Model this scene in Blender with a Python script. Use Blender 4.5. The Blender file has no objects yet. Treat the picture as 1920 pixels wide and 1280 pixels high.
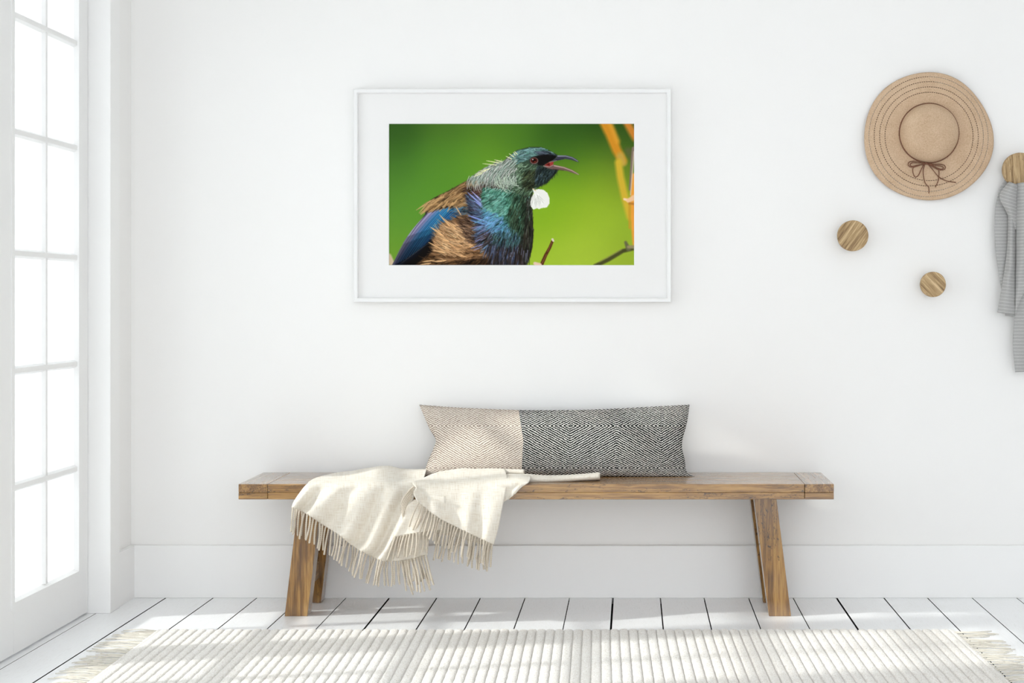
import bpy, bmesh, math, random
import numpy as np
from mathutils import Vector, Matrix

random.seed(7)
RNG = np.random.default_rng(11)
S = bpy.context.scene
COL = S.collection
PI = math.pi

# ------------------------------------------------------------------ camera, world, sun, exposure
D = 5.5                      # camera to the baseboard plane (m)
F = 2849.7                   # focal length in pixels of the 1920 wide frame
VX, VY = 1185.5, 561.4       # vanishing point of the room
H = 1.08                     # eye height
cam_data = bpy.data.cameras.new('camera')
cam = bpy.data.objects.new('camera', cam_data)
COL.objects.link(cam)
cam.location = (0, -D, H)
cam.rotation_euler = (PI / 2, 0, 0)
cam_data.sensor_width = 36
cam_data.lens = 36 * F / 1920
cam_data.shift_x = (960 - VX) / 1920
cam_data.shift_y = -(640 - VY) / 1920
cam_data.clip_start = 0.05
S.camera = cam

w = bpy.data.worlds.new('sky'); S.world = w
w.use_nodes = True
bg = w.node_tree.nodes['Background']
bg.inputs[0].default_value = (0.915, 0.952, 1.0, 1)
bg.inputs[1].default_value = 3.28

sun_d = bpy.data.lights.new('sun', 'SUN')
sun_d.energy = 2.7
sun_d.angle = math.radians(1.8)
sun_d.color = (1.0, 0.985, 0.95)
sun = bpy.data.objects.new('sun', sun_d)
COL.objects.link(sun)
sun.location = (-6, -2, 5)
sun.rotation_euler = Vector((4.93, 1.0, -3.4)).to_track_quat('-Z', 'Y').to_euler()

S.view_settings.view_transform = 'Standard'
S.view_settings.look = 'None'
S.view_settings.gamma = 1
S.view_settings.use_curve_mapping = False
S.view_settings.exposure = 0.0
S.cycles.diffuse_bounces = 6

# ------------------------------------------------------------------ helpers
def at(px, py, d):
    """point at distance d from the camera plane seen at photo pixel px, py"""
    return Vector(((px - VX) * d / F, d - D, H - (py - VY) * d / F))

def lin(c):
    c = np.asarray(c, float) / 255.0
    return np.where(c <= 0.04045, c / 12.92, ((c + 0.055) / 1.055) ** 2.4)

def rgb(*c):
    return tuple(float(v) for v in lin(c)) + (1.0,)

class Nodes:
    def __init__(self, name):
        self.m = bpy.data.materials.new(name)
        self.m.use_nodes = True
        self.t = self.m.node_tree
        self.p = self.t.nodes['Principled BSDF']
    def n(self, kind, **kw):
        nd = self.t.nodes.new(kind)
        for k, v in kw.items():
            setattr(nd, k, v)
        return nd
    def l(self, a, b):
        self.t.links.new(a, b)
    def val(self, sock, v):
        if hasattr(v, 'links') or isinstance(v, bpy.types.NodeSocket):
            self.l(v, sock)
        else:
            sock.default_value = v
    def math(self, op, a, b=0.0, c=0.0):
        nd = self.n('ShaderNodeMath', operation=op)
        self.val(nd.inputs[0], a); self.val(nd.inputs[1], b); self.val(nd.inputs[2], c)
        return nd.outputs[0]
    def mapping(self, vec, scale=(1, 1, 1), rot=(0, 0, 0), loc=(0, 0, 0)):
        nd = self.n('ShaderNodeMapping')
        self.l(vec, nd.inputs[0])
        nd.inputs['Scale'].default_value = scale
        nd.inputs['Rotation'].default_value = rot
        nd.inputs['Location'].default_value = loc
        return nd.outputs[0]
    def noise(self, vec, scale, detail=2.0, rough=0.5, dist=0.0):
        nd = self.n('ShaderNodeTexNoise')
        if vec is not None: self.l(vec, nd.inputs['Vector'])
        nd.inputs['Scale'].default_value = scale
        nd.inputs['Detail'].default_value = detail
        nd.inputs['Roughness'].default_value = rough
        nd.inputs['Distortion'].default_value = dist
        return nd.outputs['Fac']
    def ramp(self, fac, stops, interp='LINEAR'):
        nd = self.n('ShaderNodeValToRGB')
        cr = nd.color_ramp; cr.interpolation = interp
        while len(cr.elements) < len(stops): cr.elements.new(0.5)
        for e, (p, c) in zip(cr.elements, stops):
            e.position = p; e.color = c if len(c) == 4 else tuple(c) + (1,)
        self.l(fac, nd.inputs[0])
        return nd.outputs[0]
    def mix(self, fac, a, b, blend='MIX'):
        nd = self.n('ShaderNodeMix', data_type='RGBA', blend_type=blend)
        self.val(nd.inputs[0], fac); self.val(nd.inputs[6], a); self.val(nd.inputs[7], b)
        return nd.outputs[2]
    def bump(self, height, strength=0.3, dist=0.002):
        nd = self.n('ShaderNodeBump')
        nd.inputs['Strength'].default_value = strength
        nd.inputs['Distance'].default_value = dist
        self.l(height, nd.inputs['Height'])
        self.l(nd.outputs[0], self.p.inputs['Normal'])
    def coord(self, which='Object'):
        return self.n('ShaderNodeTexCoord').outputs[which]
    def set(self, color=None, rough=0.5, spec=0.5, sheen=0.0):
        if color is not None: self.val(self.p.inputs['Base Color'], color)
        self.val(self.p.inputs['Roughness'], rough)
        self.p.inputs['Specular IOR Level'].default_value = spec
        if sheen: self.p.inputs['Sheen Weight'].default_value = sheen
        return self.m

def plain(name, color, rough=0.5, spec=0.5):
    return Nodes(name).set(color, rough, spec)

def paint(name, color, rough=0.55, spec=0.3, scale=60, amount=0.06):
    """painted plaster / wood: flat colour with fine roller relief"""
    k = Nodes(name)
    c = k.coord()
    k.bump(k.noise(c, scale, 3), amount, 0.001)
    return k.set(color, rough, spec)

def wood(name, grain_axis, light, mid, dark, crack=(58, 38, 22), rough=0.38, scale=1.0, crack_amt=1.0, spec=0.5, rot=0.0, coat=0.0):
    """oak-like wood, grain along one local axis (0, 1 or 2)"""
    k = Nodes(name)
    c = k.coord()
    rnd = k.n('ShaderNodeObjectInfo').outputs['Random']
    off = k.n('ShaderNodeCombineXYZ')
    k.l(k.math('MULTIPLY', rnd, 37.0), off.inputs[0]); k.l(k.math('MULTIPLY', rnd, 19.0), off.inputs[1]); k.l(k.math('MULTIPLY', rnd, 53.0), off.inputs[2])
    add = k.n('ShaderNodeVectorMath', operation='ADD')
    if rot:
        c = k.mapping(c, rot=(0, rot, 0))
    k.l(c, add.inputs[0]); k.l(off.outputs[0], add.inputs[1])
    sc = [1.0, 1.0, 1.0]; sc[grain_axis] = 0.05
    v = k.mapping(add.outputs[0], scale=sc)
    fine = k.noise(v, 240 * scale, 4, 0.6, 0.3)
    band = k.noise(v, 46 * scale, 4, 0.62, 1.4)
    big = k.noise(v, 11 * scale, 2, 0.5, 0.6)
    tone = k.math('ADD', k.math('MULTIPLY', band, 0.48), k.math('ADD', k.math('MULTIPLY', fine, 0.42), k.math('MULTIPLY', big, 0.25)))
    col = k.ramp(tone, [(0.44, rgb(*dark)), (0.56, rgb(*mid)), (0.68, rgb(*light))])
    # long dark checks: thin contour lines of a stretched noise, only in places
    sc2 = [1.0, 1.0, 1.0]; sc2[grain_axis] = 0.14
    v2 = k.mapping(add.outputs[0], scale=sc2, loc=(3.1, 1.7, 4.3))
    ridge = k.noise(v2, 42 * scale, 3, 0.6, 1.2)
    line = k.math('LESS_THAN', k.math('ABSOLUTE', k.math('SUBTRACT', ridge, 0.5)), 0.0085)
    where = k.math('GREATER_THAN', k.noise(k.mapping(v2, loc=(9, 2, 5)), 9 * scale, 2), 0.50)
    cr = k.math('MULTIPLY', k.math('MULTIPLY', line, where), 0.85 * crack_amt)
    col = k.mix(cr, col, rgb(*crack))
    k.bump(k.math('SUBTRACT', fine, k.math('MULTIPLY', cr, 1.5)), 0.2, 0.0010)
    if coat:                      # a clear satin lacquer
        k.p.inputs['Coat Weight'].default_value = coat
        k.p.inputs['Coat Roughness'].default_value = 0.14
        k.p.inputs['Coat IOR'].default_value = 1.6
    return k.set(col, rough, spec)

def link(name, me, mat=None, parent=None, smooth=False):
    o = bpy.data.objects.new(name, me)
    COL.objects.link(o)
    if mat is not None and not me.materials: me.materials.append(mat)
    if parent is not None: o.parent = parent
    if smooth:
        for p in me.polygons: p.use_smooth = True
    return o

def empty(name, loc=(0, 0, 0)):
    o = bpy.data.objects.new(name, None)
    o.empty_display_size = 0.1
    COL.objects.link(o)
    o.location = loc
    return o

def tag(o, label, cat, group=None):
    o['label'] = label; o['category'] = cat
    if group: o['group'] = group
    return o

def struct(o):
    o['kind'] = 'structure'
    return o

def mesh(name, verts, faces, uvs=None):
    me = bpy.data.meshes.new(name)
    me.from_pydata([tuple(v) for v in verts], [], faces)
    if uvs is not None:
        lay = me.uv_layers.new(name='UVMap')
        for lp in me.loops:
            lay.data[lp.index].uv = uvs[lp.vertex_index]
    me.update()
    return me

def box_bm(bm, lo, hi, bevel=0.0, seg=1):
    lo, hi = Vector(lo), Vector(hi)
    r = bmesh.ops.create_cube(bm, size=1)
    c = (lo + hi) / 2; s = hi - lo
    for v in r['verts']:
        v.co = Vector((v.co.x * s.x + c.x, v.co.y * s.y + c.y, v.co.z * s.z + c.z))
    if bevel:
        ed = list({e for v in r['verts'] for e in v.link_edges})
        bmesh.ops.bevel(bm, geom=ed, offset=bevel, segments=seg, affect='EDGES', profile=0.5)

def box(name, lo, hi, mat, parent=None, bevel=0.0, seg=1, origin=True):
    """one box object, its origin at its own centre (so object-space grain follows the piece)"""
    lo, hi = Vector(lo), Vector(hi)
    c = (lo + hi) / 2 if origin else Vector((0, 0, 0))
    bm = bmesh.new()
    box_bm(bm, lo - c, hi - c, bevel, seg)
    me = bpy.data.meshes.new(name); bm.to_mesh(me); bm.free()
    o = link(name, me, mat, parent)
    pl = Vector((0, 0, 0))
    if parent is not None:
        p = parent
        while p is not None:
            pl += p.location; p = p.parent
    o.location = c - pl
    return o

def world_off(p):
    v = Vector((0, 0, 0))
    while p is not None:
        v += p.location; p = p.parent
    return v

def catmull(P, n):
    """resample control polyline P (k, dim) to n points with Catmull-Rom"""
    P = np.asarray(P, float)
    k = len(P)
    Q = np.vstack([2 * P[0] - P[1], P, 2 * P[-1] - P[-2]])
    t = np.linspace(0, k - 1 - 1e-9, n)
    i = t.astype(int); f = (t - i)[:, None]
    p0, p1, p2, p3 = Q[i], Q[i + 1], Q[i + 2], Q[i + 3]
    return 0.5 * (2 * p1 + (p2 - p0) * f + (2 * p0 - 5 * p1 + 4 * p2 - p3) * f ** 2 + (3 * p1 - p0 - 3 * p2 + p3) * f ** 3)

def patch(ctrl, nu, nv):
    """ctrl[row][col] = tuple; returns array (nv, nu, dim)"""
    A = np.asarray(ctrl, float)
    rows = np.stack([catmull(A[r], nu) for r in range(A.shape[0])])        # rows, nu, dim
    return np.stack([catmull(rows[:, c], nv) for c in range(nu)], axis=1)    # nv, nu, dim

class Soup:
    def __init__(self): self.v = []; self.f = []; self.uv = []
    def grid(self, P, UV):
        nv, nu = P.shape[:2]; b = len(self.v)
        self.v += [tuple(p) for p in P.reshape(-1, 3)]
        self.uv += [tuple(u) for u in UV.reshape(-1, 2)]
        for j in range(nv - 1):
            for i in range(nu - 1):
                a = b + j * nu + i
                self.f.append((a, a + 1, a + nu + 1, a + nu))
    def loft(self, rings, UVs=None, cap=True):
        b = len(self.v); n = len(rings[0])
        for k, r in enumerate(rings):
            self.v += [tuple(p) for p in r]
            self.uv += UVs[k] if UVs else [(0, 0)] * n
        for k in range(len(rings) - 1):
            for i in range(n):
                j = (i + 1) % n
                self.f.append((b + k * n + i, b + k * n + j, b + (k + 1) * n + j, b + (k + 1) * n + i))
        if cap:
            self.f.append(tuple(b + i for i in range(n))[::-1])
            self.f.append(tuple(b + (len(rings) - 1) * n + i for i in range(n)))
    def tube(self, P, rad, n=6, twist=None):
        """round tube along points P (k,3); rad number or list; twist=(lobes, depth, turns) gives a plied yarn"""
        P = [Vector(p) for p in P]; rings = []
        L = 0.0; up = None
        for k, p in enumerate(P):
            a = P[max(k - 1, 0)]; c = P[min(k + 1, len(P) - 1)]
            t = (c - a).normalized()
            if up is None:
                up = t.orthogonal().normalized()
            else:
                up = (up - t * up.dot(t)).normalized()
            s = t.cross(up)
            if k: L += (p - P[k - 1]).length
            r = rad[k] if hasattr(rad, '__len__') else rad
            ring = []
            for i in range(n):
                th = 2 * PI * i / n
                rr = r
                if twist: rr = r * (1 + twist[1] * math.cos(twist[0] * th - twist[2] * L * 2 * PI))
                ring.append(p + up * (rr * math.cos(th)) + s * (rr * math.sin(th)))
            rings.append(ring)
        self.loft(rings)
    def obj(self, name, mat, parent=None, smooth=True, uv=True):
        off = world_off(parent)
        me = mesh(name, [Vector(v) - off for v in self.v], self.f, self.uv if uv else None)
        return link(name, me, mat, parent, smooth)

# ------------------------------------------------------------------ materials of the shell
WALL = paint('wall_paint', (0.895, 0.885, 0.87, 1), 0.8, 0.2, 90, 0.05)
TRIM = paint('trim_paint', (0.90, 0.895, 0.885, 1), 0.45, 0.35, 40, 0.03)
DOORP = paint('door_paint', (0.875, 0.87, 0.865, 1), 0.4, 0.4, 40, 0.03)
CEIL = paint('ceiling_paint', (0.86, 0.86, 0.85, 1), 0.9, 0.2, 60, 0.04)

def floor_mat():
    k = Nodes('whitewashed_board')
    c = k.coord()
    rnd = k.n('ShaderNodeObjectInfo').outputs['Random']
    off = k.n('ShaderNodeCombineXYZ')
    k.l(k.math('MULTIPLY', rnd, 23.0), off.inputs[0]); k.l(k.math('MULTIPLY', rnd, 41.0), off.inputs[1])
    add = k.n('ShaderNodeVectorMath', operation='ADD')
    k.l(c, add.inputs[0]); k.l(off.outputs[0], add.inputs[1])
    v = k.mapping(add.outputs[0], scale=(1, 0.07, 1))
    band = k.noise(v, 26, 3, 0.55, 1.5)
    rings = k.math('FRACT', k.math('MULTIPLY', band, 16.0))
    ring = k.math('ABSOLUTE', k.math('SUBTRACT', rings, 0.5))
    fine = k.noise(v, 300, 4, 0.6)
    fac = k.math('ADD', k.math('MULTIPLY', ring, 0.7), k.math('MULTIPLY', fine, 0.6))
    col = k.ramp(fac, [(0.22, (0.86, 0.86, 0.86)), (0.44, (0.95, 0.955, 0.965)), (1.0, (0.955, 0.96, 0.97))])
    spots = k.math('GREATER_THAN', k.noise(k.mapping(add.outputs[0], scale=(1, 0.5, 1)), 70, 3, 0.7), 0.76)
    col = k.mix(k.math('MULTIPLY', spots, 0.35), col, (0.35, 0.34, 0.32, 1))
    k.bump(fac, 0.12, 0.001)
    k.p.inputs['Coat Weight'].default_value = 0.7        # satin floor lacquer
    k.p.inputs['Coat Roughness'].default_value = 0.28
    return k.set(col, 0.42, 0.4)
FLOOR = floor_mat()
SUB = plain('dark_underfloor', (0.012, 0.011, 0.010, 1), 0.9, 0.1)

def glass_mat():
    k = Nodes('window_glass')
    t = k.t
    t.nodes.remove(k.p)
    tr = k.n('ShaderNodeBsdfTransparent'); tr.inputs[0].default_value = (0.97, 0.985, 0.98, 1)
    gl = k.n('ShaderNodeBsdfGlossy'); gl.inputs['Roughness'].default_value = 0.02
    fr = k.n('ShaderNodeFresnel'); fr.inputs[0].default_value = 1.45
    mx = k.n('ShaderNodeMixShader')
    k.l(k.math('MULTIPLY', fr.outputs[0], 0.5), mx.inputs[0]); k.l(tr.outputs[0], mx.inputs[1]); k.l(gl.outputs[0], mx.inputs[2])
    k.l(mx.outputs[0], t.nodes['Material Output'].inputs[0])
    return k.m
GLASS = glass_mat()

# ------------------------------------------------------------------ room shell
ROOM_BACK = -7.0           # the room runs on behind the camera to an opening added for fill light
ROOM_RIGHT = 3.0
CEILING = 2.75
XW = -1.82                 # face of the left wall
XD = -1.8726               # face of the glazed doors
XC = -1.7956               # face of the casing

struct(box('wall_back', (-2.1, 0.02, -0.05), (ROOM_RIGHT + 0.15, 0.17, CEILING), WALL))
struct(box('wall_right', (ROOM_RIGHT, ROOM_BACK, 0), (ROOM_RIGHT + 0.15, 0.02, CEILING), WALL))
wf = struct(empty('wall_front'))                 # wall behind the camera, its wide opening added and sized for fill light
for lo, hi in (((-2.0, ROOM_BACK - 0.15, -0.05), (ROOM_RIGHT + 0.15, ROOM_BACK, 0.30)), ((-2.0, ROOM_BACK - 0.15, 2.62), (ROOM_RIGHT + 0.15, ROOM_BACK, CEILING)),
               ((-2.0, ROOM_BACK - 0.15, 0.30), (-1.65, ROOM_BACK, 2.62)), ((ROOM_RIGHT - 0.15, ROOM_BACK - 0.15, 0.30), (ROOM_RIGHT + 0.15, ROOM_BACK, 2.62))):
    box('wall_section', lo, hi, WALL, wf)
struct(box('ceiling', (-2.1, ROOM_BACK, CEILING), (ROOM_RIGHT + 0.15, 0.17, CEILING + 0.12), CEIL))
struct(box('baseboard_back', (XW, 0.0, 0), (ROOM_RIGHT, 0.02, 0.190), TRIM, bevel=0.0025, seg=2))
struct(box('baseboard_left', (XW, -0.175, 0), (-1.8017, 0.001, 0.190), TRIM, bevel=0.001))
struct(box('baseboard_right', (ROOM_RIGHT - 0.02, ROOM_BACK, 0), (ROOM_RIGHT, 0.0, 0.190), TRIM, bevel=0.0025, seg=2))

Y1a, Y1b = -1.005, -0.271      # far leaf of the double door
Y2a, Y2b = -1.741, -1.007      # near leaf
Y3a, Y3b = -2.671, -1.937      # unseen second pair, added to brighten the floor
Y4a, Y4b = -3.407, -2.673
wl = struct(empty('wall_left'))
box('wall_section', (XW - 0.17, -0.26, 0), (XW, 0.02, CEILING), WALL, wl)
box('wall_section', (XW - 0.17, ROOM_BACK, 0), (XW, Y4a - 0.01, CEILING), WALL, wl)
box('wall_section', (XW - 0.17, Y3b + 0.01, 0), (XW, Y2a - 0.01, 2.30), WALL, wl)
box('wall_section', (XW - 0.17, Y4a - 0.01, 2.30), (XW, -0.26, CEILING), WALL, wl)

def casing(name, lo, hi):
    return struct(box(name, lo, hi, TRIM, bevel=0.003, seg=2))
casing('trim_1', (XD - 0.06, Y1b, 0), (XC, -0.175, 2.40))
casing('trim_2', (XD - 0.06, Y2a - 0.096, 0), (XC, Y2a, 2.40))
casing('trim_3', (XD - 0.06, Y2a, 2.285), (XC, Y1b, 2.40))
casing('added_trim_4', (XD - 0.06, Y3b, 0), (XC, Y3b + 0.096, 2.40))  # casings of the added pair of doors
casing('added_trim_5', (XD - 0.06, Y4a - 0.096, 0), (XC, Y4a, 2.40))
casing('added_trim_6', (XD - 0.06, Y4a, 2.285), (XC, Y3b, 2.40))

fl = struct(empty('floor'))
GAPS = [310.0, 399.0, 480.9, 564.6, 648.1]      # gap lines on the wall, photo pixels, repeating every 419.6
GW = [0.0044, 0.0042, 0.0038, 0.0034, 0.0030]
edges = []
for c in range(-1, 7):
    for g, gw in zip(GAPS, GW):
        x = (g + 419.6 * c - VX) * D / F
        if -1.95 < x < ROOM_RIGHT + 0.1: edges.append((x, gw))
edges = [(-2.0, 0.002)] + edges + [(ROOM_RIGHT + 0.15, 0.002)]
wide = {729.6: 0.0062, 1149.2: 0.0066, 1568.8: 0.0066, 310.0: 0.0054}
for (xa, ga), (xb, gb) in zip(edges[:-1], edges[1:]):
    def gap(x, g):
        for q, gg in wide.items():
            if abs((q - VX) * D / F - x) < 0.01: return gg
        return g
    pk = box('plank', (xa + gap(xa, ga) / 2, ROOM_BACK, -0.022), (xb - gap(xb, gb) / 2, 0.02, 0), FLOOR, fl, bevel=0.0006)
    pk.data.materials.append(SUB)                      # board sides take the near-black underfloor colour, so the gaps read black
    for p in pk.data.polygons:
        if p.normal.z < 0.3: p.material_index = 1
box('subfloor', (-2.0, ROOM_BACK, -0.05), (ROOM_RIGHT + 0.15, 0.02, -0.024), SUB, fl)

# ------------------------------------------------------------------ glazed double door
GZ = [0.1666, 0.5087, 0.863, 1.2215, 1.591, 1.945, 2.155]       # glazing rows (muntin centres)
def moulding(name, ya, yb, za, zb, width, parent):
    """flat moulding with a chamfered inner edge, proud of the door face"""
    s = Soup(); x0, x1 = XD - 0.002, XD + 0.0035
    prof = [(-width, x0), (-width, x1), (-0.004, x1), (0.004, x0 - 0.010)]
    rings = []
    for (cy, cz, sy, sz) in ((ya, za, 1, 1), (yb, za, -1, 1), (yb, zb, -1, -1), (ya, zb, 1, -1), (ya, za, 1, 1)):
        rings.append([(x, cy + sy * o, cz + sz * o) for o, x in prof])
    b = 0
    s.loft(rings, cap=False)
    return s.obj(name, DOORP, parent, smooth=False)

def muntin(a, b, parent, e=0.0):
    """glazing bar from (y, z) a to b: flat face, chamfered to the glass inside, deep outside"""
    hw = 0.0145
    prof = [(-hw + 0.002, XD - 0.059), (-hw, XD - 0.020), (-hw, XD - 0.0125), (-0.0075, XD - 0.0015), (0.0075, XD - 0.0015), (hw, XD - 0.0125), (hw, XD - 0.020), (hw - 0.002, XD - 0.059)]
    s = Soup(); hor = a[1] == b[1]; rings = []
    for (y, z) in (a, b):
        rings.append([(x - e, y, z + o) if hor else (x - e, y + o * 1.08, z) for o, x in prof])
    s.loft(rings)
    return s.obj('muntin', DOORP, parent, smooth=False, uv=False)

def door_leaf(name, ya, yb):
    r = struct(empty(name, (XD, (ya + yb) / 2, 0)))
    ga, gb = ya + 0.111, yb - 0.098
    X0 = XD - 0.055
    z0, z1 = 0.006, 2.28
    box('stile', (X0, ya, z0), (XD, ga - 0.006, z1), DOORP, r, bevel=0.0015)
    box('stile', (X0, gb + 0.006, z0), (XD, yb - 0.002, z1), DOORP, r, bevel=0.0015)
    box('rail', (X0, ga - 0.006, z0), (XD, gb + 0.006, GZ[0] - 0.006), DOORP, r)
    box('rail', (X0, ga - 0.006, GZ[-1] + 0.006), (XD, gb + 0.006, z1), DOORP, r)
    moulding('moulding', ga, gb, GZ[0], GZ[-1], 0.026, r)
    ym = (ga + gb) / 2
    for i, z in enumerate(GZ[1:-1]):
        muntin((ga, z), (gb, z), r)
    for za, zb in zip(GZ[:-1], GZ[1:]):
        muntin((ym, za + 0.004), (ym, zb - 0.004), r, 0.0015)
        for (a, b) in ((ga - 0.004, ym), (ym, gb + 0.004)):
            box('pane', (XD - 0.022, a, za - 0.004), (XD - 0.018, b, zb + 0.004), GLASS, r)
    return r
door_leaf('door_1', Y1a, Y1b)
door_leaf('door_2', Y2a, Y2b)
door_leaf('added_door_3', Y3a, Y3b)  # added out-of-view leaves that let in more light for the floor
door_leaf('added_door_4', Y4a, Y4b)

# ------------------------------------------------------------------ bench
OAK = dict(light=(170, 129, 70), mid=(131, 93, 44), dark=(85, 55, 26), crack=(34, 20, 11), coat=1.0, spec=0.3)
WOOD_X = wood('oak_grain_lengthwise', 0, **OAK)
WOOD_Y = wood('oak_grain_crosswise', 1, **OAK)
WOOD_Z = wood('oak_grain_upright', 2, **OAK)

bench = empty('bench', (-0.324, -0.194, 0))
tag(bench, 'long rustic oak bench with splayed legs standing against the white wall', 'bench')
bx0, bx1 = -1.3298, 0.6807
by0, by1 = -0.3684, -0.020
bz0, bzm, bz1 = 0.4054, 0.4290, 0.4570
ew = 0.0985
yy = [by0, -0.2550, -0.1440, by1]
for i in range(3):
    box('top_plank', (bx0 + ew + 0.0007, yy[i] + 0.0006, bzm), (bx1 - ew - 0.0007, yy[i + 1] - 0.0006, bz1), WOOD_X, bench, bevel=0.0012, seg=2)
for xa, xb in ((bx0, bx0 + ew - 0.0007), (bx1 - ew + 0.0007, bx1)):
    box('end_board', (xa, by0, bzm), (xb, by1, bz1), WOOD_Y, bench, bevel=0.0012, seg=2)
    box('end_rail', (xa, by0 + 0.0004, bz0), (xb, by1 - 0.0004, bzm - 0.0003), WOOD_X, bench, bevel=0.0012)
for ya, yb in ((by0 + 0.0004, by0 + 0.050), (by1 - 0.050, by1 - 0.0004)):
    box('apron', (bx0 + ew + 0.0007, ya, bz0), (bx1 - ew - 0.0007, yb, bzm - 0.0003), WOOD_X, bench, bevel=0.0012)

def leg(xb0, xb1, xt0, xt1, y0, y1):
    """slab leg leaning sideways: bottom xb0..xb1, top xt0..xt1"""
    zt = bzm - 0.0006
    c = Vector(((xb0 + xt1) / 2, (y0 + y1) / 2, zt / 2))
    bm = bmesh.new()
    box_bm(bm, (0, y0 - c.y, -zt / 2), (1, y1 - c.y, zt / 2))
    for v in bm.verts:
        t = (v.co.z + zt / 2) / zt
        a, b = xb0 + (xt0 - xb0) * t, xb1 + (xt1 - xb1) * t
        v.co.x = a + (b - a) * v.co.x - c.x
    bmesh.ops.bevel(bm, geom=bm.edges[:], offset=0.0015, segments=2, affect='EDGES', profile=0.5)
    me = bpy.data.meshes.new('leg'); bm.to_mesh(me); bm.free()
    o = link('leg', me, WOOD_Z, bench)
    o.location = c - bench.location
    return o
dl = 5.185; k_ = dl / F
LB, LT = ((533.5 - VX) * k_, (576.0 - VX) * k_), ((561.5 - VX) * k_, (603.5 - VX) * k_)
RB, RT = ((1442.0 - VX) * k_, (1483.3 - VX) * k_), ((1412.5 - VX) * k_, (1454.0 - VX) * k_)
for (b_, t_) in ((LB, LT), (RB, RT)):
    leg(b_[0], b_[1], t_[0], t_[1], -0.3150, -0.2480)
    leg(b_[0], b_[1], t_[0], t_[1], -0.0880, -0.0260)
for (b_, t_) in ((LB, LT), (RB, RT)):
    q = 0.118 / bzm
    a = b_[0] + (t_[0] - b_[0]) * q; b = b_[1] + (t_[1] - b_[1]) * q
    m_ = (a + b) / 2
    box('stretcher', (m_ - 0.018, -0.2480, 0.088), (m_ + 0.018, -0.0880, 0.148), WOOD_Y, bench, bevel=0.0015)

# ------------------------------------------------------------------ cushion
def weave_mat(name, dark, light, lightvar, xf, soft, cover):
    """nested diamond twill: stripes of a mirrored ramp in both directions (uv in photo pixels)"""
    k = Nodes(name)
    uv = k.coord('UV')
    sep = k.n('ShaderNodeSeparateXYZ'); k.l(uv, sep.inputs[0])
    n1 = k.noise(uv, 0.10, 2); n2 = k.noise(uv, 0.35, 2)
    x = k.math('ADD', sep.outputs[0], k.math('MULTIPLY', k.math('SUBTRACT', n1, 0.5), 6.0))
    y = k.math('ADD', sep.outputs[1], k.math('MULTIPLY', k.math('SUBTRACT', n2, 0.5), 2.2))
    x0, px, y0, py = xf
    tx = k.math('PINGPONG', k.math('SUBTRACT', x, x0 - 20 * px), px)
    ty = k.math('PINGPONG', k.math('SUBTRACT', y, y0 - 20 * py), py)
    ph = k.math('DIVIDE', k.math('ADD', k.math('MULTIPLY', tx, 0.56), ty), 4.45)
    # thick weft steps make the stripes slightly saw-edged
    step = k.math('MULTIPLY', k.math('SUBTRACT', k.math('FRACT', k.math('MULTIPLY', x, 0.30)), 0.5), 0.16)
    s = k.math('FRACT', k.math('ADD', ph, step))
    tri = k.math('MULTIPLY', k.math('ABSOLUTE', k.math('SUBTRACT', s, 0.5)), 2.0)
    yarn = k.noise(k.mapping(uv, scale=(1, 0.12, 1)), 0.9, 2)
    speck = k.noise(uv, 1.4, 2)
    thr = k.math('ADD', cover, k.math('MULTIPLY', speck, 0.36))
    mask = k.n('ShaderNodeMapRange'); mask.interpolation_type = 'SMOOTHSTEP'
    k.l(tri, mask.inputs[0]); k.l(k.math('SUBTRACT', thr, soft), mask.inputs[1]); k.l(k.math('ADD', thr, soft), mask.inputs[2])
    lc = k.mix(k.ramp(yarn, [(0.35, (0, 0, 0, 1)), (0.7, (1, 1, 1, 1))]), light, lightvar)
    col = k.mix(mask.outputs[0], dark, lc)
    k.bump(k.math('ADD', mask.outputs[0], k.math('MULTIPLY', speck, 0.6)), 0.5, 0.0012)
    return k.set(col, 0.95, 0.05)
CU_D = weave_mat('black_white_twill', rgb(14, 14, 16), rgb(222, 220, 216), rgb(204, 200, 194), (1069.0, 88.0, 797.0, 84.0), 0.10, 0.40)
CU_L = weave_mat('beige_twill', rgb(142, 124, 111), rgb(238, 230, 219), rgb(226, 213, 198), (895.0, 88.0, 797.0, 84.0), 0.20, 0.24)

cushion = empty('cushion', (0, 0, 0))
tag(cushion, 'long lumbar cushion, half beige half black and white diamond twill, leaning on the wall', 'cushion')
cushion.location = at(1045, 893, 5.354)
TOP = [(786, 758.5), (846, 763), (906, 766), (979, 768.5), (1066, 768.5), (1150, 766), (1225, 762), (1293, 758.5)]
BOT = [(789, 892), (850, 893.5), (915, 894), (984, 894), (1066, 894), (1150, 895), (1235, 896), (1304, 893.5)]
LEF = [(786, 758.5), (796, 782), (806, 805), (817, 824), (812, 842), (804, 860), (797, 880), (789, 892)]
RIG = [(1293, 758.5), (1290.5, 778), (1287, 797), (1280, 822), (1279, 840), (1284, 862), (1288, 884), (1304, 893.5)]
NU, NV = 97, 41
T_, B_ = catmull(TOP, NU), catmull(BOT, NU)
L_, R_ = catmull(LEF, NV), catmull(RIG, NV)
u = np.linspace(0, 1, NU)[None, :, None]; v = np.linspace(0, 1, NV)[:, None, None]
tv = np.linspace(0, 1, NV)[:, None]
C = (1 - v) * T_[None] + v * B_[None] + (1 - u) ** 2.6 * (L_ - (1 - tv) * L_[0] - tv * L_[-1])[:, None] \
    + u ** 3.2 * (R_ - (1 - tv) * R_[0] - tv * R_[-1])[:, None]
seam_d = 5.462 + (5.354 - 5.462) * v[..., 0] ** 1.0 + 0 * u[..., 0]
uu, vv = 2 * u[..., 0] - 1, 2 * v[..., 0] - 1
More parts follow.
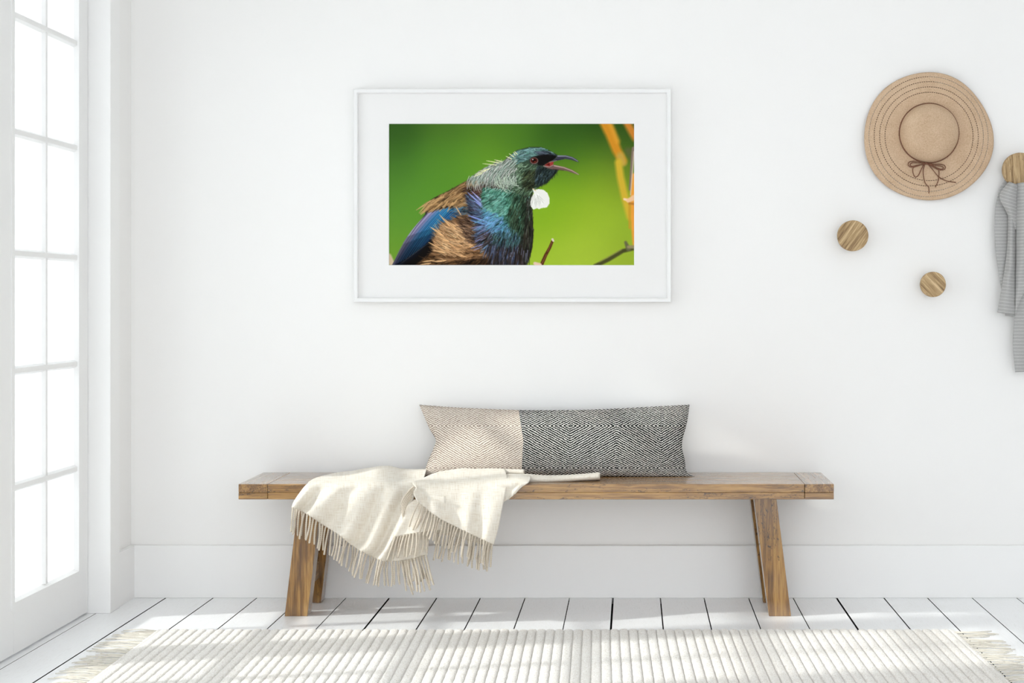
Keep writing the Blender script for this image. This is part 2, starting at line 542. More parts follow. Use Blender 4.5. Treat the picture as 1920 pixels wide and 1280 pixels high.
bul = ((1 - uu ** 2) ** 0.42) * ((1 - vv ** 2) ** 0.55)
# puckers running in from the short sides
puck = 0.006 * np.sin(vv * 9 + 1.0) * np.exp(-((1 - np.abs(uu)) / 0.10) ** 2) * (1 - vv ** 2)
front = 0.062 * bul + puck
back = 0.050 * bul
def to3(P, dd):
    return np.stack([(P[..., 0] - VX) * dd / F, dd - D, H - (P[..., 1] - VY) * dd / F], axis=-1)
PF = to3(C, seam_d - front)
PB = to3(C, seam_d)
PB[..., 1] = np.minimum(PB[..., 1] + back, 0.017)
PB[..., 2] = np.maximum(PB[..., 2], bz1 + 0.0008); PF[..., 2] = np.maximum(PF[..., 2], bz1 + 0.0008)
hy = (C[..., 1] - 829) / 66.0
hx = (C[..., 0] - 1045) / 255.0
UVc = np.stack([1045 + 255 * hx * (1 + 0.05 * hx ** 2), 829 + 66 * hy * (1 + 0.16 * hy ** 2)], axis=-1)
ks = int(np.argmin(np.abs(C[NV // 2, :, 0] - 981)))
for nm, sl, mt in (('light_panel', slice(0, ks + 1), CU_L), ('dark_panel', slice(ks, NU), CU_D)):
    s = Soup()
    s.grid(PF[:, sl][::-1], UVc[:, sl][::-1]); s.grid(PB[:, sl], UVc[:, sl])
    o = s.obj(nm, mt, cushion)
    bm = bmesh.new(); bm.from_mesh(o.data); bmesh.ops.remove_doubles(bm, verts=bm.verts, dist=0.0002); bm.to_mesh(o.data); bm.free()
    for p in o.data.polygons: p.use_smooth = True
    o['label'] = 'beige twill end panel' if nm == 'light_panel' else 'black and white diamond twill panel'

# ------------------------------------------------------------------ throw
def linen():
    k = Nodes('cream_linen')
    uv = k.coord('UV')
    a = k.noise(k.mapping(uv, scale=(1.0, 0.06, 1)), 0.85, 3, 0.6)
    b = k.noise(k.mapping(uv, scale=(0.06, 1.0, 1)), 0.85, 3, 0.6)
    fa = k.noise(k.mapping(uv, scale=(1.0, 0.2, 1)), 2.4, 1); fb = k.noise(k.mapping(uv, scale=(0.2, 1.0, 1)), 2.4, 1)
    f = k.math('ADD', k.math('MULTIPLY', a, 0.5), k.math('MULTIPLY', b, 0.5))
    col = k.ramp(f, [(0.33, rgb(203, 189, 168)), (0.47, rgb(227, 219, 205)), (0.62, rgb(236, 231, 221))])
    k.bump(k.math('ADD', fa, fb), 0.35, 0.0008)
    return k.set(col, 0.9, 0.1, 0.2)
LINEN = linen()
YARN = paint('cream_yarn', rgb(208, 197, 180), 0.9, 0.1, 500, 0.25)

throw = empty('throw_blanket', at(800, 906, 5.13))
tag(throw, 'cream linen throw with twisted fringe draped over the front of the bench', 'blanket')
cloth = Soup()
def lay(ctrl, nu, nv, folds=0.0, nf=4.0, ph=0.0, v0=0.35, slant=0.6, hold=False):
    P = patch(ctrl, nu, nv)
    if folds:
        uu = np.linspace(0, 1, nu)[None, :]; vv_ = np.linspace(0, 1, nv)[:, None]
        wgt = np.clip((vv_ - v0) / (1 - v0) * 1.6, 0, 1) ** 1.2
        wv = np.sin(2 * PI * (uu * nf + ph - slant * (1 - vv_)) + 0.9 * np.sin(2 * PI * uu * 1.3))
        P[..., 2] -= folds * wgt * (0.55 + 0.45 * wv)
    X = to3(P[..., :2], P[..., 2])
    def clear(X, m):
        # keep the cloth on top of, or in front of, the bench slab
        inz = (X[..., 2] < bz1 + m) & (X[..., 1] > by0 - m) & (X[..., 2] > bz0 - 0.01)
        up = bz1 + m - X[..., 2]; fw = X[..., 1] - (by0 - m)
        X[..., 2] = np.where(inz & (up <= fw), bz1 + m, X[..., 2])
        X[..., 1] = np.where(inz & (fw < up), by0 - m, X[..., 1])
        return X
    X = clear(X, 0.006)
    for _ in range(3):
        Y = X.copy()
        Y[1:-1, 1:-1] = 0.5 * X[1:-1, 1:-1] + 0.125 * (X[:-2, 1:-1] + X[2:, 1:-1] + X[1:-1, :-2] + X[1:-1, 2:])
        X = clear(Y, 0.004)
    cloth.grid(X[::-1], P[::-1, :, :2])
    return P

A_rows = [
 [(652, 885.5, 5.455), (668, 885.5, 5.455), (690, 885.5, 5.455), (723, 885.5, 5.455), (752, 885.5, 5.455), (775, 885.5, 5.455), (800, 886, 5.44)],
 [(624, 888.5, 5.385), (655, 884.3, 5.40), (686, 878.3, 5.40), (723, 873.3, 5.38), (752, 879, 5.38), (775, 880, 5.37), (800, 880.5, 5.36)],
 [(592, 896.5, 5.25), (622, 900, 5.23), (660, 896, 5.25), (700, 890, 5.25), (738, 895, 5.24), (765, 900, 5.23), (792, 903, 5.20)],
 [(577, 906.5, 5.126), (608, 905.5, 5.126), (646, 905.5, 5.126), (684, 905.5, 5.126), (724, 906.5, 5.126), (754, 908, 5.126), (782, 910, 5.124)],
 [(568, 916, 5.118), (598, 922, 5.112), (632, 925, 5.11), (668, 925, 5.108), (708, 930, 5.108), (742, 938, 5.108), (772, 945, 5.115)],
 [(552.5, 938, 5.108), (580, 949, 5.10), (610, 966, 5.10), (642, 986, 5.10), (676, 1006, 5.10), (710, 1020, 5.10), (741, 1012, 5.105)],
 [(547, 951, 5.106), (571, 961, 5.10), (602, 981, 5.10), (634, 1002, 5.10), (664, 1025, 5.10), (694, 1042, 5.10), (722, 1053, 5.10)]]
PA = lay(A_rows, 90, 84, 0.050, 4.2, 0.15, 0.50)

C_rows = [
 [(756, 955, 5.068), (775, 938, 5.065), (800, 930, 5.062), (835, 930, 5.062)],
 [(747, 981, 5.062), (768, 972, 5.058), (798, 968, 5.058), (835, 968, 5.060)],
 [(738, 1006.5, 5.058), (764, 1002, 5.054), (792, 997, 5.054), (832, 992, 5.058)]]
PC = lay(C_rows, 30, 24, 0.010, 2.0, 0.2, 0.0)

D_rows = [
 [(742, 990, 5.095), (775, 985, 5.085), (808, 980, 5.085)],
 [(731, 1025, 5.09), (768, 1022, 5.08), (804, 1014, 5.08)],
 [(718, 1053, 5.09), (762, 1050, 5.08), (801, 1040, 5.08)]]
PD = lay(D_rows, 26, 20, 0.012, 2.5, 0.6, 0.0)

B_rows = [
 [(812, 893, 5.24), (826, 889, 5.29), (846, 888, 5.305), (868, 888, 5.305), (893, 888, 5.305), (918, 888, 5.305), (948, 888, 5.29)],
 [(790, 898, 5.17), (817, 886.6, 5.25), (842, 882, 5.265), (867, 878.7, 5.265), (892, 879.7, 5.265), (917, 878.8, 5.265), (946, 879.5, 5.25)],
 [(774, 904.5, 5.09), (805, 902, 5.12), (833, 903, 5.13), (860, 903, 5.13), (887, 903, 5.13), (915, 903, 5.13), (951, 902, 5.13)],
 [(780, 914, 5.065), (800, 925, 5.075), (826, 935, 5.08), (853, 940, 5.08), (880, 945, 5.085), (908, 950, 5.085), (942, 950, 5.09)],
 [(776, 924, 5.06), (802, 943, 5.062), (826, 957, 5.062), (852, 969, 5.065), (878, 979, 5.07), (904, 989, 5.07), (933, 994, 5.075)],
 [(783, 940, 5.055), (806, 959, 5.057), (828, 974, 5.06), (853, 986.5, 5.063), (878, 999, 5.065), (902, 1010, 5.065), (925, 1021, 5.07)]]
PBt = lay(B_rows, 80, 64, 0.028, 3.1, 0.35, 0.40, 0.25)
B2_rows = [
 [(826, 945, 5.098), (860, 945, 5.098), (900, 945, 5.098), (936, 948, 5.098)],
 [(822, 975, 5.098), (856, 978, 5.098), (895, 988, 5.098), (930, 996, 5.098)],
 [(818, 1000, 5.096), (852, 1006, 5.096), (890, 1016, 5.096), (921, 1026, 5.096)]]
PB2 = lay(B2_rows, 40, 24, 0.016, 3.0, 0.0, 0.0)

E_rows = [
 [(930, 890, 5.22), (952, 888.5, 5.21), (972, 889, 5.20), (996, 893, 5.19)],
 [(928, 903, 5.122), (952, 902, 5.121), (974, 902, 5.120), (991, 904, 5.120)],
 [(932, 925, 5.115), (949, 922, 5.115), (964, 917, 5.115), (980, 911, 5.115)],
 [(936, 945, 5.112), (946, 940, 5.112), (955, 934, 5.112), (966, 925, 5.112)]]
PE = lay(E_rows, 36, 30, 0.006, 1.5, 0.2, 0.2)

def fold_roll(pts, dr):
    """flattened rolled fold lying on the bench; pts = (px, py, d, half height px)"""
    P = catmull(pts, 40); rings = []; UVs = []
    for (px, py, d, r) in P:
        c = at(px, py, d); rr = r * d / F; ring = []; uvr = []
        for i in range(14):
            th = 2 * PI * i / 14
            ring.append(c + Vector((0, -dr * math.cos(th), rr * math.sin(th))))
            uvr.append((px, py + 10 * th))
        rings.append(ring); UVs.append(uvr)
    cloth.loft(rings, UVs)
fold_roll([(945, 899, 5.215, 9), (985, 897, 5.215, 8), (1020, 898, 5.215, 6.5), (1060, 896.5, 5.22, 5.5), (1098, 894.0, 5.23, 5.5), (1124.5, 892.0, 5.24, 6.0)], 0.030)
fold_roll([(900, 886, 5.27, 4.5), (930, 884.5, 5.265, 5), (960, 884.5, 5.26, 4.5), (982, 885, 5.26, 4.5)], 0.014)
co = cloth.obj('cloth', LINEN, throw)
sol = co.modifiers.new('thickness', 'SOLIDIFY'); sol.thickness = 0.0032; sol.offset = 0

def strand(px, py, d, lx, ly, curl=0.0, r=0.0032):
    p0 = at(px, py, d)
    n = 44; pts = []
    for i in range(n):
        t = i / (n - 1)
        q = at(px + lx * t + curl * math.sin(PI * t), py - 1.0 + (ly + 1.0) * t, d - 0.004 * math.sin(PI * t))
        pts.append(q)
    s = Soup()
    rad = [r * (0.85 if i == 0 else 1.0 if i < n - 1 else 0.7) for i in range(n)]
    s.tube(pts, rad, 6, (2, 0.26, 150.0))
    return s.obj('fringe_strand', YARN, throw, uv=False)

def hem_fringe(P, n, ly, lean0, lean1, jl=3.0, jx=3.5, dd=-0.002, u0=0.0, u1=1.0):
    hem = P[-1]
    for i in range(n):
        t = u0 + (u1 - u0) * (i + 0.5) / n
        x = t * (len(hem) - 1); k = min(int(x), len(hem) - 2); f = x - k
        px, py, d = hem[k] * (1 - f) + hem[k + 1] * f
        ln = ly + random.uniform(-jl, jl)
        lean = lean0 + (lean1 - lean0) * t
        strand(px, py, d + dd + random.uniform(-0.003, 0.002), lean * ln + random.uniform(-jx, jx), ln, random.uniform(-2.5, 2.5))
random.seed(21)
hem_fringe(PA, 33, 47, -0.10, -0.26)
hem_fringe(PC, 11, 43, -0.28, 0.05, u1=0.8)
hem_fringe(PD, 15, 46, -0.06, 0.18, jl=5)
hem_fringe(PD, 9, 60, 0.10, 0.30, jl=7, u0=0.35, dd=-0.008)
hem_fringe(PB2, 17, 47, -0.16, -0.05)
hem_fringe(PBt, 27, 44, -0.36, -0.06)
for q in range(5):     # the tuft at the folded corner
    strand(776 - q * 1.2, 912 + q * 5, 5.055 + 0.001 * q, -24 + q * 2.0, 34 + q * 2, -4.0)

# ------------------------------------------------------------------ rug
def rug_mat():
    k = Nodes('wool_pile')
    c = k.coord()
    a = k.noise(c, 300, 2, 0.6); b = k.noise(c, 150, 3, 0.7)
    big = k.noise(k.mapping(c, scale=(1, 0.25, 1)), 3.0, 2)
    f = k.math('ADD', k.math('MULTIPLY', a, 0.6), k.math('MULTIPLY', b, 0.4))
    col = k.ramp(f, [(0.33, rgb(208, 200, 190)), (0.47, rgb(238, 234, 228)), (0.62, rgb(250, 248, 245))])
    col = k.mix(k.math('MULTIPLY', k.math('SUBTRACT', big, 0.35), 0.5), col, rgb(238, 226, 210), 'MULTIPLY')
    k.bump(f, 0.8, 0.003)
    return k.set(col, 0.95, 0.1, 0.2)
RUG = rug_mat()
rug = empty('rug', (-0.2, -1.2, 0))
tag(rug, 'cream ribbed wool rug with fringed ends lying on the white board floor', 'rug')
ry0, ry1 = -2.3, -0.556                 # near and far edge
rx0, rx1 = (296 - VX) * 4.951 / F, (1786 - VX) * 4.951 / F
SH = -0.0225                            # the weave runs slightly askew
NR = 86
pitch = (rx1 - rx0 - 0.03) / NR
ys = np.concatenate([np.linspace(ry1, ry1 - 0.02, 5), np.linspace(ry1 - 0.03, ry0, 150)])
def shear(x, y): return x + SH * (y - ry1)
s = Soup()
prof = []
K = 10
for r in range(NR):
    for j in range(K):
        t = j / K
        prof.append((rx0 + 0.015 + (r + t) * pitch, 0.0035 + 0.0070 * math.sqrt(max(0.0, 1 - abs(2 * t - 1) ** 2.6))))
prof.append((rx1 - 0.015, 0.0035))
G = np.zeros((len(ys), len(prof), 3))
px_ = np.array([p[0] for p in prof]); pz_ = np.array([p[1] for p in prof])
rib_id = np.minimum((np.arange(len(prof)) // K), NR - 1)
edge_j = RNG.normal(0, 0.0022, NR)
for j, y in enumerate(ys):
    end = min(1.0, (ry1 - y) / 0.010)
    hgt = math.sqrt(max(0.0, 1 - (1 - end) ** 2))
    wob = 1 + 0.05 * np.sin(y * 180 + rib_id * 2.1)
    G[j, :, 0] = shear(px_, y) + 0.0008 * np.sin(y * 90 + rib_id)
    G[j, :, 1] = y + edge_j[rib_id] * max(0.0, 1 - (ry1 - y) / 0.3)
    G[j, :, 2] = 0.0005 + pz_ * wob * hgt
s.grid(G[::-1], G[::-1, :, :2])
# underside
b = len(s.v)
s.v += [(shear(rx0, ry1), ry1, 0.0004), (shear(rx1, ry1), ry1, 0.0004), (shear(rx1, ry0), ry0, 0.0004), (shear(rx0, ry0), ry0, 0.0004)]
s.uv += [(0, 0)] * 4
s.f.append((b, b + 1, b + 2, b + 3))
s.obj('pile', RUG, rug, uv=False)
for xa, xb in ((rx0, rx0 + 0.016), (rx1 - 0.016, rx1)):
    s = Soup()
    rings = []
    for y in (ry1 - 0.002, ry0):
        rings.append([(shear(xa, y), y, 0.0003), (shear(xb, y), y, 0.0003), (shear(xb, y), y, 0.0065), (shear((xa + xb) / 2, y), y, 0.0078), (shear(xa, y), y, 0.0055)])
    s.loft(rings)
    s.obj('end_band', RUG, rug, smooth=False, uv=False)
FRINGE = paint('rug_yarn', rgb(224, 218, 206), 0.9, 0.1, 500, 0.25)
random.seed(5)
for side, xe in ((-1, rx0), (1, rx1)):
    y = ry1 - 0.012
    s = Soup()
    while y > ry0:
        ln = random.uniform(0.075, 0.145); dy = random.uniform(-0.030, 0.035) ; cy = random.uniform(-0.020, 0.020)
        z0 = random.uniform(0.002, 0.0045)
        pts = []
        for i in range(9):
            t = i / 8
            pts.append((shear(xe, y) + side * (ln * t - 0.006), y + dy * t + cy * math.sin(PI * t) , z0 + 0.0022 * math.sin(PI * t) * random.uniform(0.6, 1.2) - (z0 - 0.0022) * t))
        s.tube(pts, [0.0019] * 8 + [0.0013], 6)
        y -= random.choice((0.005, 0.006, 0.009, 0.014, 0.022))
    fo = s.obj('fringe', FRINGE, rug, uv=False)
    fo['kind'] = 'stuff'
    fo['label'] = 'loose yellowish cotton fringe'

# ------------------------------------------------------------------ wall knobs
KN = dict(light=(212, 186, 146), mid=(172, 144, 104), dark=(108, 82, 56), crack=(84, 58, 46), rough=0.6, scale=1.05, crack_amt=0.6, spec=0.3)
def knob(px, py, rpx, rot, label):
    d = 5.452
    c = at(px, py, d)
    r = rpx * d / F
    o = empty('wall_knob', (c.x, 0.02, c.z))
    tag(o, label, 'wall hook', 'round wooden wall knobs')
    m = wood('knob_wood', 2, rot=rot, **KN)
    th = 0.024
    prof = [(0, 0), (0.35 * r, 0), (0.7 * r, 0), (r - 0.003, 0), (r - 0.0009, 0.0009), (r, 0.003), (r, th - 0.003), (r - 0.002, th), (0.4 * r, th), (0, th)]
    s = Soup(); N = 64
    rings = [[(q * math.cos(2 * PI * i / N) if q else 1e-5 * math.cos(2 * PI * i / N), c.y + y, q * math.sin(2 * PI * i / N) if q else 1e-5 * math.sin(2 * PI * i / N)) for i in range(N)] for q, y in prof]
    s.loft([[(c.x + x, y, c.z + z) for x, y, z in rg] for rg in rings])
    a = s.obj('disc', m, o, smooth=False, uv=False)
    s = Soup(); N = 24
    s.loft([[(c.x + 0.014 * math.cos(2 * PI * i / N), y, c.z + 0.014 * math.sin(2 * PI * i / N)) for i in range(N)] for y in (c.y + th - 0.001, 0.02)])
    s.obj('peg', m, o, uv=False)
    return o
knob(1599.6, 441.7, 28.9, -0.62, 'medium sized round wooden wall knob at the lower left of the hat')
knob(1750.3, 533.0, 23.7, 0.75, 'smallest round wooden wall knob, alone below the hat')
knob(1912.6, 317.7, 31.8, 0.06, 'largest round wooden wall knob, holding the grey striped cloth')

# ------------------------------------------------------------------ sun hat
def straw():
    k = Nodes('woven_straw')
    c = k.coord()
    sep = k.n('ShaderNodeSeparateXYZ'); k.l(c, sep.inputs[0])
    r = k.math('SQRT', k.math('ADD', k.math('MULTIPLY', sep.outputs[0], sep.outputs[0]), k.math('MULTIPLY', sep.outputs[2], sep.outputs[2])))
    ring = k.math('SINE', k.math('MULTIPLY', r, 2600.0))
    th = k.math('SINE', k.math('MULTIPLY', k.math('ARCTAN2', sep.outputs[2], sep.outputs[0]), 260.0))
    n = k.noise(c, 240, 3, 0.6)
    nb = k.noise(c, 16, 2, 0.5)
    f = k.math('ADD', k.math('ADD', k.math('MULTIPLY', n, 0.75), k.math('MULTIPLY', nb, 0.25)), k.math('MULTIPLY', k.math('MULTIPLY', ring, th), 0.06))
    col = k.ramp(f, [(0.30, rgb(184, 154, 124)), (0.5, rgb(202, 174, 145)), (0.70, rgb(214, 188, 160))])
    k.bump(k.math('ADD', k.math('MULTIPLY', k.math('MULTIPLY', ring, th), 0.4), n), 0.35, 0.0008)
    return k.set(col, 0.85, 0.15)
STRAW = straw()
CORD = paint('brown_cord', rgb(122, 84, 66), 0.8, 0.2, 300, 0.2)
DASH_D = paint('dark_stitch', rgb(92, 74, 62), 0.8, 0.2, 300, 0.1)
DASH_G = paint('grey_stitch', rgb(160, 150, 140), 0.8, 0.2, 300, 0.1)
hd = 5.497                                    # distance of the brim
hc = at(1740.6, 256.4, hd)
hat = empty('sun_hat', (hc.x, 0.02, hc.z))
tag(hat, 'wide brimmed tan straw sun hat with brown cord bow hung on the wall', 'hat')
px2m = hd / F
cr = at(1741.0, 250.0, hd)
ccx, ccz = cr.x - hc.x, cr.z - hc.z           # crown centre seen from the brim centre
RC = 55.0 * px2m
def rim(th):     # brim radius in px by angle (0 = right, counter-clockwise)
    return 120.6 + 1.3 * math.cos(2 * th + 0.6) + 1.5 * math.cos(3 * th + 1.2) + 0.9 * math.cos(5 * th + 0.4)
def brim_pt(th, q):
    """q 0 at the crown, 1 at the rim: local point (x, y, z)"""
    R = rim(th) * px2m
    x = ccx + RC * math.cos(th) + (R * math.cos(th) - ccx - RC * math.cos(th)) * q
    z = ccz + RC * math.sin(th) + (R * math.sin(th) - ccz - RC * math.sin(th)) * q
    y = -0.030 + 0.010 * q ** 2 + 0.0075 * q ** 1.5 * math.sin(3 * th + 0.7) - 0.006 * math.sin(PI * q)
    return Vector((x, y, z))
N = 144
s = Soup(); M_ = 22
G = np.array([[brim_pt(2 * PI * i / N, j / M_) for i in range(N + 1)] for j in range(M_ + 1)])
s.grid(G + np.array(hat.location), G[..., ::2])
o = s.obj('brim', STRAW, hat, uv=False)
bm = bmesh.new(); bm.from_mesh(o.data); bmesh.ops.remove_doubles(bm, verts=bm.verts, dist=1e-5); bm.to_mesh(o.data); bm.free()
for p in o.data.polygons: p.use_smooth = True
so = o.modifiers.new('thickness', 'SOLIDIFY'); so.thickness = 0.003; so.offset = 0
prof = [(1.0, -0.024), (0.995, -0.036), (0.975, -0.050), (0.93, -0.068), (0.85, -0.083), (0.72, -0.096), (0.55, -0.105), (0.36, -0.111), (0.18, -0.114), (0.0001, -0.115)]
pr = catmull(prof, 36)
s = Soup()
s.loft([[hat.location + Vector((ccx + RC * q * math.cos(2 * PI * i / N) - 0.006 * (1 - q), y, ccz + RC * q * math.sin(2 * PI * i / N) - 0.004 * (1 - q))) for i in range(N)] for q, y in pr], cap=False)
s.obj('crown', STRAW, hat, uv=False)
s = Soup()
ring = [hat.location + Vector((ccx + (RC + 0.001) * math.cos(th), -0.0335, ccz + (RC + 0.001) * math.sin(th))) for th in np.linspace(0, 2 * PI, 240)]
s.tube(ring, 0.0021, 8, (2, 0.22, 130.0))
s.obj('cord_band', CORD, hat, uv=False)
def hp(cx, cy, lift=0.0):     # a point on the bow, given in crop pixels of the hat
    px, py = 1560 + cx / 4.267, 100 + cy / 4.267
    p = at(px, py, hd)
    x, z = p.x - hc.x, p.z - hc.z
    return hat.location + Vector((x, -0.0385 - lift, z))
bow = Soup()
for pts in (
    [(748, 882), (690, 868), (625, 868), (602, 885), (612, 908), (650, 912), (700, 896), (750, 884)],
    [(748, 884), (700, 880), (640, 878), (618, 892), (632, 908), (680, 898), (750, 886)],
    [(752, 882), (800, 888), (870, 892), (896, 905), (892, 930), (850, 935), (800, 910), (754, 884)],
    [(752, 884), (810, 898), (862, 905), (882, 918), (866, 930), (820, 915), (756, 886)],
    [(735, 884), (690, 900), (645, 915), (640, 955), (658, 992), (684, 978), (704, 935), (730, 888)],
    [(738, 884), (724, 930), (724, 985), (738, 1040), (766, 1075), (768, 1124)],
    [(760, 886), (800, 935), (845, 990), (905, 1022), (985, 1036)],
    [(770, 890), (838, 925), (848, 960), (842, 1020), (820, 1074)]):
    P = catmull(pts, 36)
    n = len(P)
    bow.tube([hp(x, y, 0.003 * math.sin(PI * i / (n - 1))) for i, (x, y) in enumerate(P)], 0.00165, 7, (2, 0.2, 130.0))
bow.tube([hp(738, 878, 0.003), (hp(750, 884, 0.005)), hp(762, 890, 0.003)], [0.003, 0.004, 0.003], 8)
bow.obj('bow', CORD, hat, uv=False)
def q_of(th, rpx):           # the q at which the brim reaches rpx from the brim centre
    lo, hi = 0.0, 1.0
    for _ in range(18):
        m = (lo + hi) / 2; p = brim_pt(th, m)
        if math.hypot(p.x, p.z) < rpx * px2m: lo = m
        else: hi = m
    return lo
for rpx, pat in ((82.5, 'd'), (92.5, 'd'), (102.5, 'm'), (112.0, 'g')):
    s = Soup(); nd = int(2 * PI * rpx / 4.2)
    for i in range(nd):
        th0 = 2 * PI * i / nd; th1 = th0 + 2 * PI / nd * 0.52
        pts = []
        for t in (0, 0.5, 1):
            th = th0 + (th1 - th0) * t
            p = brim_pt(th, q_of(th, rpx)); p.y -= 0.0022
            pts.append(hat.location + p)
        s.tube(pts, 0.0012, 5)
    so_ = s.obj('stitching', DASH_D if pat == 'd' else DASH_G, hat, uv=False)
    if pat == 'm':
        so_.data.materials.append(DASH_D)
        for p in so_.data.polygons:
            if p.center.x < 0.02 and p.center.z > -0.1: p.material_index = 1
    if pat == 'g':
        so_.data.materials.append(DASH_D)
        for p in so_.data.polygons:
            if p.center.z > 0.17 and p.center.x < 0.0: p.material_index = 1
    so_['kind'] = 'stuff'

# ------------------------------------------------------------------ striped cloth on the right knob
def striped():
    k = Nodes('grey_striped_cotton')
    uv = k.coord('UV')
    sep = k.n('ShaderNodeSeparateXYZ'); k.l(uv, sep.inputs[0])
    n = k.noise(uv, 0.25, 2)
    y = k.math('ADD', sep.outputs[1], k.math('MULTIPLY', k.math('SUBTRACT', n, 0.5), 1.2))
    fr = k.math('FRACT', k.math('DIVIDE', y, 6.3))
    st = k.math('LESS_THAN', fr, 0.17)
    wv = k.noise(k.mapping(uv, scale=(1, 0.5, 1)), 1.6, 3, 0.7)
    basec = k.ramp(wv, [(0.35, rgb(154, 153, 151)), (0.65, rgb(182, 181, 179))])
    col = k.mix(k.math('MULTIPLY', st, 0.65), basec, rgb(206, 205, 203))
    k.bump(wv, 0.3, 0.0008)
    return k.set(col, 0.9, 0.1, 0.1)
STRIPE = striped()
scarf = empty('hanging_cloth', at(1912, 340, 5.45))
tag(scarf, 'grey cotton cloth with thin white stripes hanging from the largest knob', 'cloth')
sc_ = Soup()
def drape(ctrl, nu, nv, amp=0.0, nf=1.5, ph=0.0, tilt=0.0, yo=0.0):
    P = patch(ctrl, nu, nv)
    if amp:
        uu = np.linspace(0, 1, nu)[None, :]; vv_ = np.linspace(0, 1, nv)[:, None]
        P[..., 2] -= amp * np.sin(2 * PI * (uu * nf + ph)) * (0.4 + 0.6 * vv_)
    UV = np.stack([P[..., 0] + 0.0 * P[..., 1], P[..., 1] + tilt * (P[..., 0] - 1900) + yo], axis=-1)
    sc_.grid(to3(P[..., :2], P[..., 2])[::-1], UV[::-1])
# rear left width
drape([[(1885, 334, 5.478), (1895, 334, 5.476), (1908, 334, 5.474)],
       [(1872, 360, 5.480), (1890, 362, 5.476), (1908, 364, 5.474)],
       [(1865, 405, 5.482), (1885, 406, 5.476), (1906, 407, 5.474)],
       [(1866, 460, 5.482), (1885, 460, 5.476), (1905, 460, 5.474)],
       [(1872, 508, 5.482), (1886, 508, 5.476), (1904, 508, 5.474)],
       [(1880, 560, 5.480), (1890, 560, 5.476), (1904, 560, 5.474)]], 20, 50, 0.003, 1.0)
# narrow fold hanging in front of it
drape([[(1890, 372, 5.463), (1897, 374, 5.455), (1906, 376, 5.460)],
       [(1890, 430, 5.463), (1897, 430, 5.442), (1906, 430, 5.462)],
       [(1887, 480, 5.463), (1896, 480, 5.438), (1906, 480, 5.462)],
       [(1878, 540, 5.463), (1890, 541, 5.438), (1905.5, 542, 5.462)],
       [(1870, 585.5, 5.460), (1886, 588, 5.450), (1903.5, 589, 5.462)]], 20, 50, 0.0, tilt=-0.12)
drape([[(1884, 560, 5.467), (1894, 560, 5.463), (1904, 560, 5.466)],
       [(1884.5, 591.5, 5.467), (1894, 592, 5.463), (1903, 592.5, 5.466)]], 8, 12)
# folded flap at the top left
drape([[(1892, 340, 5.455), (1899, 343, 5.434), (1908, 346, 5.446)],
       [(1874, 366, 5.455), (1890, 368, 5.432), (1907, 368, 5.446)],
       [(1884, 391, 5.455), (1894, 392, 5.434), (1906.5, 392, 5.446)],
       [(1894, 410, 5.455), (1899, 411, 5.446), (1906, 412, 5.448)],
       [(1903, 429, 5.453), (1904.5, 430, 5.450), (1906, 431, 5.450)]], 20, 36, 0.0, tilt=-0.32)
# wide front width right of the centre, its lower left corner pulled in
drape([[(1905.5, 344, 5.455), (1918, 342, 5.422), (1932, 343, 5.424), (1944, 345, 5.455)],
       [(1905, 400, 5.452), (1920, 400, 5.410), (1938, 400, 5.414), (1952, 400, 5.455)],
       [(1905, 470, 5.452), (1918, 470, 5.412), (1936, 468, 5.416), (1954, 466, 5.455)],
       [(1904.5, 540, 5.452), (1912, 535, 5.436), (1922, 528, 5.436), (1938, 520, 5.452)],
       [(1903.5, 592, 5.455), (1907, 580, 5.448), (1914, 560, 5.446), (1926, 540, 5.452)]], 26, 60, 0.003, 1.2, 0.2, tilt=0.05)
# long rear width showing below
drape([[(1904, 480, 5.470), (1920, 480, 5.464), (1934, 480, 5.464), (1947, 480, 5.466)],
       [(1902, 590, 5.470), (1920, 590, 5.464), (1940, 590, 5.466), (1959, 590, 5.474)],
       [(1899, 640, 5.470), (1918, 640, 5.464), (1940, 640, 5.466), (1961, 640, 5.474)],
       [(1903.5, 697.5, 5.470), (1920, 697, 5.464), (1940, 696.5, 5.466), (1960, 696, 5.474)]], 26, 50, 0.004, 1.3, 0.1)
# gathered loop behind the knob's disc, resting on the peg
drape([[(1884, 342, 5.478), (1900, 335, 5.478), (1925, 335, 5.478), (1946, 344, 5.478)],
       [(1890, 325, 5.470), (1902, 306, 5.495), (1924, 306, 5.495), (1940, 326, 5.470)],
       [(1900, 348, 5.462), (1906, 341, 5.478), (1922, 341, 5.478), (1938, 348, 5.462)]], 20, 14)
so2 = sc_.obj('cloth', STRIPE, scarf)
sm = so2.modifiers.new('thickness', 'SOLIDIFY'); sm.thickness = 0.0016; sm.offset = 0

